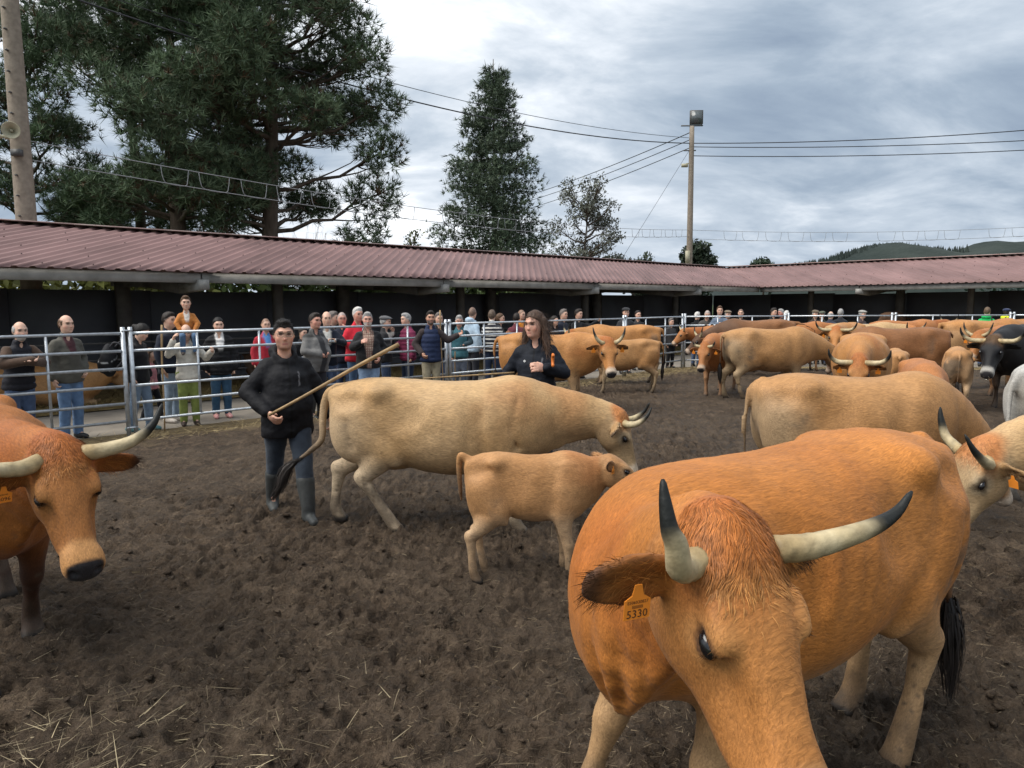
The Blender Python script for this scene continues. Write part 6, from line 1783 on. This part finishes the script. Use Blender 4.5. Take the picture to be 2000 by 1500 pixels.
person('balding man in dark blue jacket seen from behind', (9.62, 22.03), 46, 1.61, top=(0.035, 0.04, 0.06), hair='bald', hairc='grey')
person('curly grey-haired person in dark coat seen from behind', (10.0, 22.2), 61, 1.68, top=(0.02, 0.022, 0.028), hair='short', hairc='grey')
person('person in cap bending low behind the cattle', (10.57, 22.04), -56, 1.64, top=(0.06, 0.04, 0.04), hair='bald', hairc='grey', cap=(0.3, 0.29, 0.27))
person('person in bright green hooded jacket seen from behind', (13.92, 21.38), 47, 1.71, top=(0.015, 0.42, 0.11), hood=True, hair='short', hairc=(0.12, 0.08, 0.05), cvox=0.025)
person('person in bright yellow jacket and navy beanie', (14.52, 21.43), 36, 1.67, top=(0.62, 0.7, 0.03), hood=True, hair='short', hairc='dark', cap=(0.03, 0.04, 0.09), cvox=0.025)
BOY = person('little boy in orange-brown corduroy jacket riding on a man\'s shoulders', (-5.17, 11.55 + .06), -61.0, 1.06, headscale=1.5, z0=.92, topkind='jacket', top=(.44, .165, .04), leg=(.08, .14, .24), shoe=(.1, .08, .07), hair='short', hairc='brown',
       sit=True, armL=((.10, .26, 1.18), (.22, .16, .98)), armR=((.10, -.26, 1.18), (.22, -.16, .98)), cvox=.022, vox=.018, fv=.0115, hem=.84, inner=(.6, .55, .5))
# ------------------------------------------------------------------ the two handlers in the ring
person('handler in black padded coat, waterproof trousers and rubber boots holding a long stick', (-2.02, 6.45), -62, 1.745, strands=1800, top=(.009, .009, .011), zip_=True, hood=True, leg=(.034, .044, .060), boots=True, shoe=(.05, .053, .052),
       hair='short', hairc='black', glasses=True, fat=.75, vox=.030, fv=.0065, cvox=.0145, handfine=.009, group='handlers walking among the cattle', stubble=.25, skin=(.56, .31, .22),
       armR=((.0, -.33, 1.16), (.20, -.20, .99)), armL=((-.04, .30, 1.15), (.06, .36, .92)), feet=((.30, .0), (-.30, 0)), kneeL=.02, kneeR=-.02, hyaw=-6, hpitch=4, hem=.74)
WM = person('woman handler with wind-blown brown hair in dark weatherproof jacket', (.25, 7.40), -104, 1.80, strands=1500, top=(.009, .011, .017), zip_=True, hood=False, leg=(.03, .03, .035), shoe=(.03, .03, .03), hair='long', hairc=(.060, .034, .022), female=False, fat=.3,
       vox=.030, fv=.0065, cvox=.0145, handfine=.009, group='handlers walking among the cattle', armR=((-.06, -.30, 1.17), (.05, -.36, .98)), armL=((.02, .28, 1.18), (.25, .13, 1.24)), hyaw=-22, hpitch=6, hem=.76, skin=(.60, .34, .25))
jk = [c for c in WM.children if c.name.startswith('jacket')][0]
vj = np.array([v.co[:] for v in jk.data.vertices]); sel = vj[(np.abs(vj[:, 1] + .085) < .025) & (np.abs(vj[:, 2] - 1.30) < .025)]
lx = sel[:, 0].max() + .004
M_LOGO = pmat('white_print', (.7, .7, .68), rough=.7, var=0, bump=0)
mesh_np('logo', [(lx, -.085, 1.315), (lx - .002, -.070, 1.30), (lx, -.085, 1.285), (lx + .002, -.100, 1.30)], np.array([(0, 1, 2, 3)]), M_LOGO, WM, smooth=False)
M_ORANGE = pmat('orange_stick_handle', (.62, .17, .03), rough=.4, var=.05, bump=0)
a_ = np.linspace(0, 4.2, 16)
V, Q, T = tube_np(np.stack((np.cos(a_) * .0, np.sin(a_) * .035, -np.cos(a_) * .055 + .03 * (a_ > 4)), 1), .015, 8)
o = mesh_np('hooked_handle', V, [np.array(Q), np.array(T)], M_ORANGE); o.location = (.40, 7.06, 1.36); tag(o, 'orange hooked handle in the woman handler\'s hand', 'handle')
stick('long pale herding stick held across the body by the black-coated handler', (-2.02, 5.97, 1.00), (-.94, 6.02, 1.58), .015)
stick('brown staff held by the father in the cream sweater', (-5.33, 11.0, 0.0), (-5.40, 11.25, 1.62), .016)
stick('walking stick under the hand of the heavy man in grey and black', (-3.30, 12.32, .0), (-3.42, 12.05, 1.36), .014)
stick('peeled stick in the fist of the grey-bearded man', (-2.42, 12.85, .0), (-2.75, 13.1, 1.38), .013)
stick('tall stick standing beside the man in the navy vest', (-1.32, 13.95, .0), (-1.38, 14.05, 1.80), .012)
stick('cane of the old man in the teal vest', (-1.17, 15.0, .0), (-1.17, 14.95, .95), .012)
stick('pale pole lying along the cream cow\'s back from the woman handler', (-.85, 6.95, 1.20), (.02, 7.28, 1.22), .009)
# loose straw and stalks trodden into the mud
rs = np.random.RandomState(9)
def strew(name, label, X, Y, Lr, W, cols, seed, lift=.35, seg=3):
    n = len(X); r = np.random.RandomState(seed)
    i = np.clip(np.searchsorted(gx, X), 1, len(gx) - 1); j = np.clip(np.searchsorted(gy, Y), 1, len(gy) - 1)
    Z = HG[i, j] + .006
    a = r.uniform(0, 6.283, n); el = np.abs(r.randn(n)) * lift * .5
    D = np.stack((np.cos(a) * np.cos(el), np.sin(a) * np.cos(el), np.sin(el)), 1)
    Nn = np.broadcast_to(np.array((0, 0, 1.0)), D.shape) + r.randn(n, 3) * .5
    Ln = r.uniform(*Lr, n)
    V, Q, T, C = ribbons(np.stack((X, Y, Z), 1), D, Nn / np.linalg.norm(Nn, axis=1, keepdims=True), Ln, r.uniform(*W, n), r.uniform(-.25, .1, n), cols, seg)
    o = mesh_np(name, V, Q + [T], M_STRAW, None, C); tag(o, label, 'straw', kind='stuff')
def scol(n, a=(.13, .095, .05), b=(.46, .37, .20), r=rs):
    return np.array(a) + r.rand(n, 1) ** 1.6 * (np.array(b) - np.array(a))
n = 52000
Yp = 1.0 + rs.rand(n) ** 1.5 * 7.0; Xp = rs.uniform(-1, 1, n) * (Yp * .78 + .3)
strew('loose_straw', 'loose straw stalks trodden into the mud', Xp, Yp, (.012, .07), (.0014, .0030), scol(n, (.018, .013, .009), (.22, .165, .10)), 1, seg=2)
n = 1400
Xp = -1.9 + rs.randn(n) * .7; Yp = 2.1 + np.abs(rs.randn(n)) * .55
strew('loose_straw', 'thicker litter of pale straw near the reddish cow', Xp, Yp, (.05, .20), (.002, .0042), scol(n, (.10, .075, .045), (.38, .31, .19)), 2, .6)
n = 380
Yp = 1.4 + rs.rand(n) * 4.5; Xp = rs.uniform(-1, 1, n) * (Yp * .75 + .3)
strew('loose_straw', 'single long straws scattered on the mud', Xp, Yp, (.06, .17), (.0022, .004), scol(n, (.15, .11, .065), (.34, .28, .18)), 3, .7)
n = 9000
k = rs.randint(1, 8, n); t = rs.rand(n); FA = np.array(FENCE)
Pq = FA[k] + (FA[np.minimum(k + 1, 9)] - FA[k]) * t[:, None]
Pq = Pq + rs.randn(n, 2) * .35 + np.array((.25, -.25))
m = (Pq[:, 0] > gx[2]) & (Pq[:, 0] < gx[-3]) & (Pq[:, 1] < gy[-3])
strew('rail_straw', 'straw swept up along the foot of the rails', Pq[m, 0], Pq[m, 1], (.06, .22), (.004, .009), scol(m.sum(), (.18, .13, .06), (.50, .39, .20)), 4, .5)
# clods kicked up by the hooves
n = 2600
Yc = 1.3 + rs.rand(n) ** 1.5 * 6; Xc = rs.uniform(-1, 1, n) * (Yc * .76 + .3)
i_ = np.clip(np.searchsorted(gx, Xc), 1, len(gx) - 1); j_ = np.clip(np.searchsorted(gy, Yc), 1, len(gy) - 1)
oc = np.array([(1, 0, 0), (-1, 0, 0), (0, 1, 0), (0, -1, 0), (0, 0, 1), (0, 0, -1)], float)
of = [(0, 2, 4), (2, 1, 4), (1, 3, 4), (3, 0, 4), (2, 0, 5), (1, 2, 5), (3, 1, 5), (0, 3, 5)]
vs_ = list(map(tuple, oc)); em = {}; fs_ = []
def mid_(a, b):
    k_ = (min(a, b), max(a, b))
    if k_ not in em:
        v_ = np.array(vs_[a]) + np.array(vs_[b]); vs_.append(tuple(v_ / np.linalg.norm(v_))); em[k_] = len(vs_) - 1
    return em[k_]
for a, b, c in of:
    x_, y_, z_ = mid_(a, b), mid_(b, c), mid_(c, a); fs_ += [(a, x_, z_), (b, y_, x_), (c, z_, y_), (x_, y_, z_)]
bv = np.array(vs_); bf = np.array(fs_)
sz = .006 + .020 * rs.rand(n) ** 3
D_ = 1 + rs.randn(n, len(bv), 1) * .22
ang = rs.uniform(0, 6.28, n); ca, sa = np.cos(ang)[:, None], np.sin(ang)[:, None]
Vc = bv[None] * D_ * sz[:, None, None] * np.stack((rs.uniform(.8, 1.6, n), rs.uniform(.7, 1.1, n), rs.uniform(.45, .8, n)), 1)[:, None]
Vc = np.stack((Vc[..., 0] * ca - Vc[..., 1] * sa, Vc[..., 0] * sa + Vc[..., 1] * ca, Vc[..., 2]), -1) + np.stack((Xc, Yc, HG[i_, j_] + sz * .25), 1)[:, None]
Fc = (bf[None] + (np.arange(n) * len(bv))[:, None, None]).reshape(-1, 3)
o = mesh_np('mud_clods', Vc.reshape(-1, 3), Fc, M_MUD, None, np.zeros((n * len(bv), 3))); tag(o, 'loose clods of mud kicked up by hooves', 'mud', kind='stuff')
# deep litter inside the sheds
n = 16000
aa = rs.uniform(-33, 0, n); dd = .15 + np.abs(rs.randn(n)) * 1.4; pz = CORNER + U * aa[:, None] + Vv * np.minimum(dd, 4.9)[:, None]
r_ = rs; ang = rs.uniform(0, 6.28, n); el = np.abs(rs.randn(n)) * .3
D = np.stack((np.cos(ang) * np.cos(el), np.sin(ang) * np.cos(el), np.sin(el)), 1)
V, Q, T, C = ribbons(np.column_stack((pz, np.full(n, .03) + rs.rand(n) * .10)), D, np.broadcast_to(np.array((.1, .1, 1.0)), D.shape), rs.uniform(.12, .35, n), rs.uniform(.008, .016, n), np.full(n, -.2), scol(n, (.16, .11, .04), (.5, .37, .15)), 2)
o = mesh_np('straw_litter', V, Q + [T], M_STRAW, None, C); tag(o, 'deep golden straw litter inside the long shed', 'straw', kind='stuff')
print('done', round(time.time() - T0, 1))

# backpack of the woman by the panel joint
F = Field(axis(-.25, .25, .02), axis(-.25, .25, .02), axis(-.05, .6, .02))
F.add(p_ell((0, 0, .22), (.11, .16, .24)), .02); F.add(p_ell((-.08, 0, .16), (.07, .13, .13)), .03); F.add(p_ell((0, 0, .44), (.05, .05, .05)), .03)
V, Q = F.mesh(2); n_ = normals(V, Q); V = V + n_ * (fbm(V * 14, 3, 4) * .010)[:, None]
C = np.broadcast_to(np.array((.015, .015, .017)), V.shape).copy(); C = lerp(C, (.45, .45, .45), sstep(.008, .004, np.abs(V[:, 2] - .12 - V[:, 1] * .4)) + sstep(.006, .003, np.abs(V[:, 2] - .26 - V[:, 1] * .4)))
o = empty('backpack', (-6.02, 10.84, .88), R(5)); tag(o, 'black backpack with white piping on the dark-haired woman', 'backpack')
mesh_np('pack', V, Q, M_NYLON, o, C)
mb = MB()
for s_ in (-1, 1): mb.tube(catmull([(.06, .09 * s_, .42), (.14, .10 * s_, .50), (.24, .10 * s_, .44), (.27, .11 * s_, .28), (.16, .12 * s_, .12), (.06, .12 * s_, .06)], 4), .014, 6)
o2 = mb.build('strap', M_CABLE, o, True)
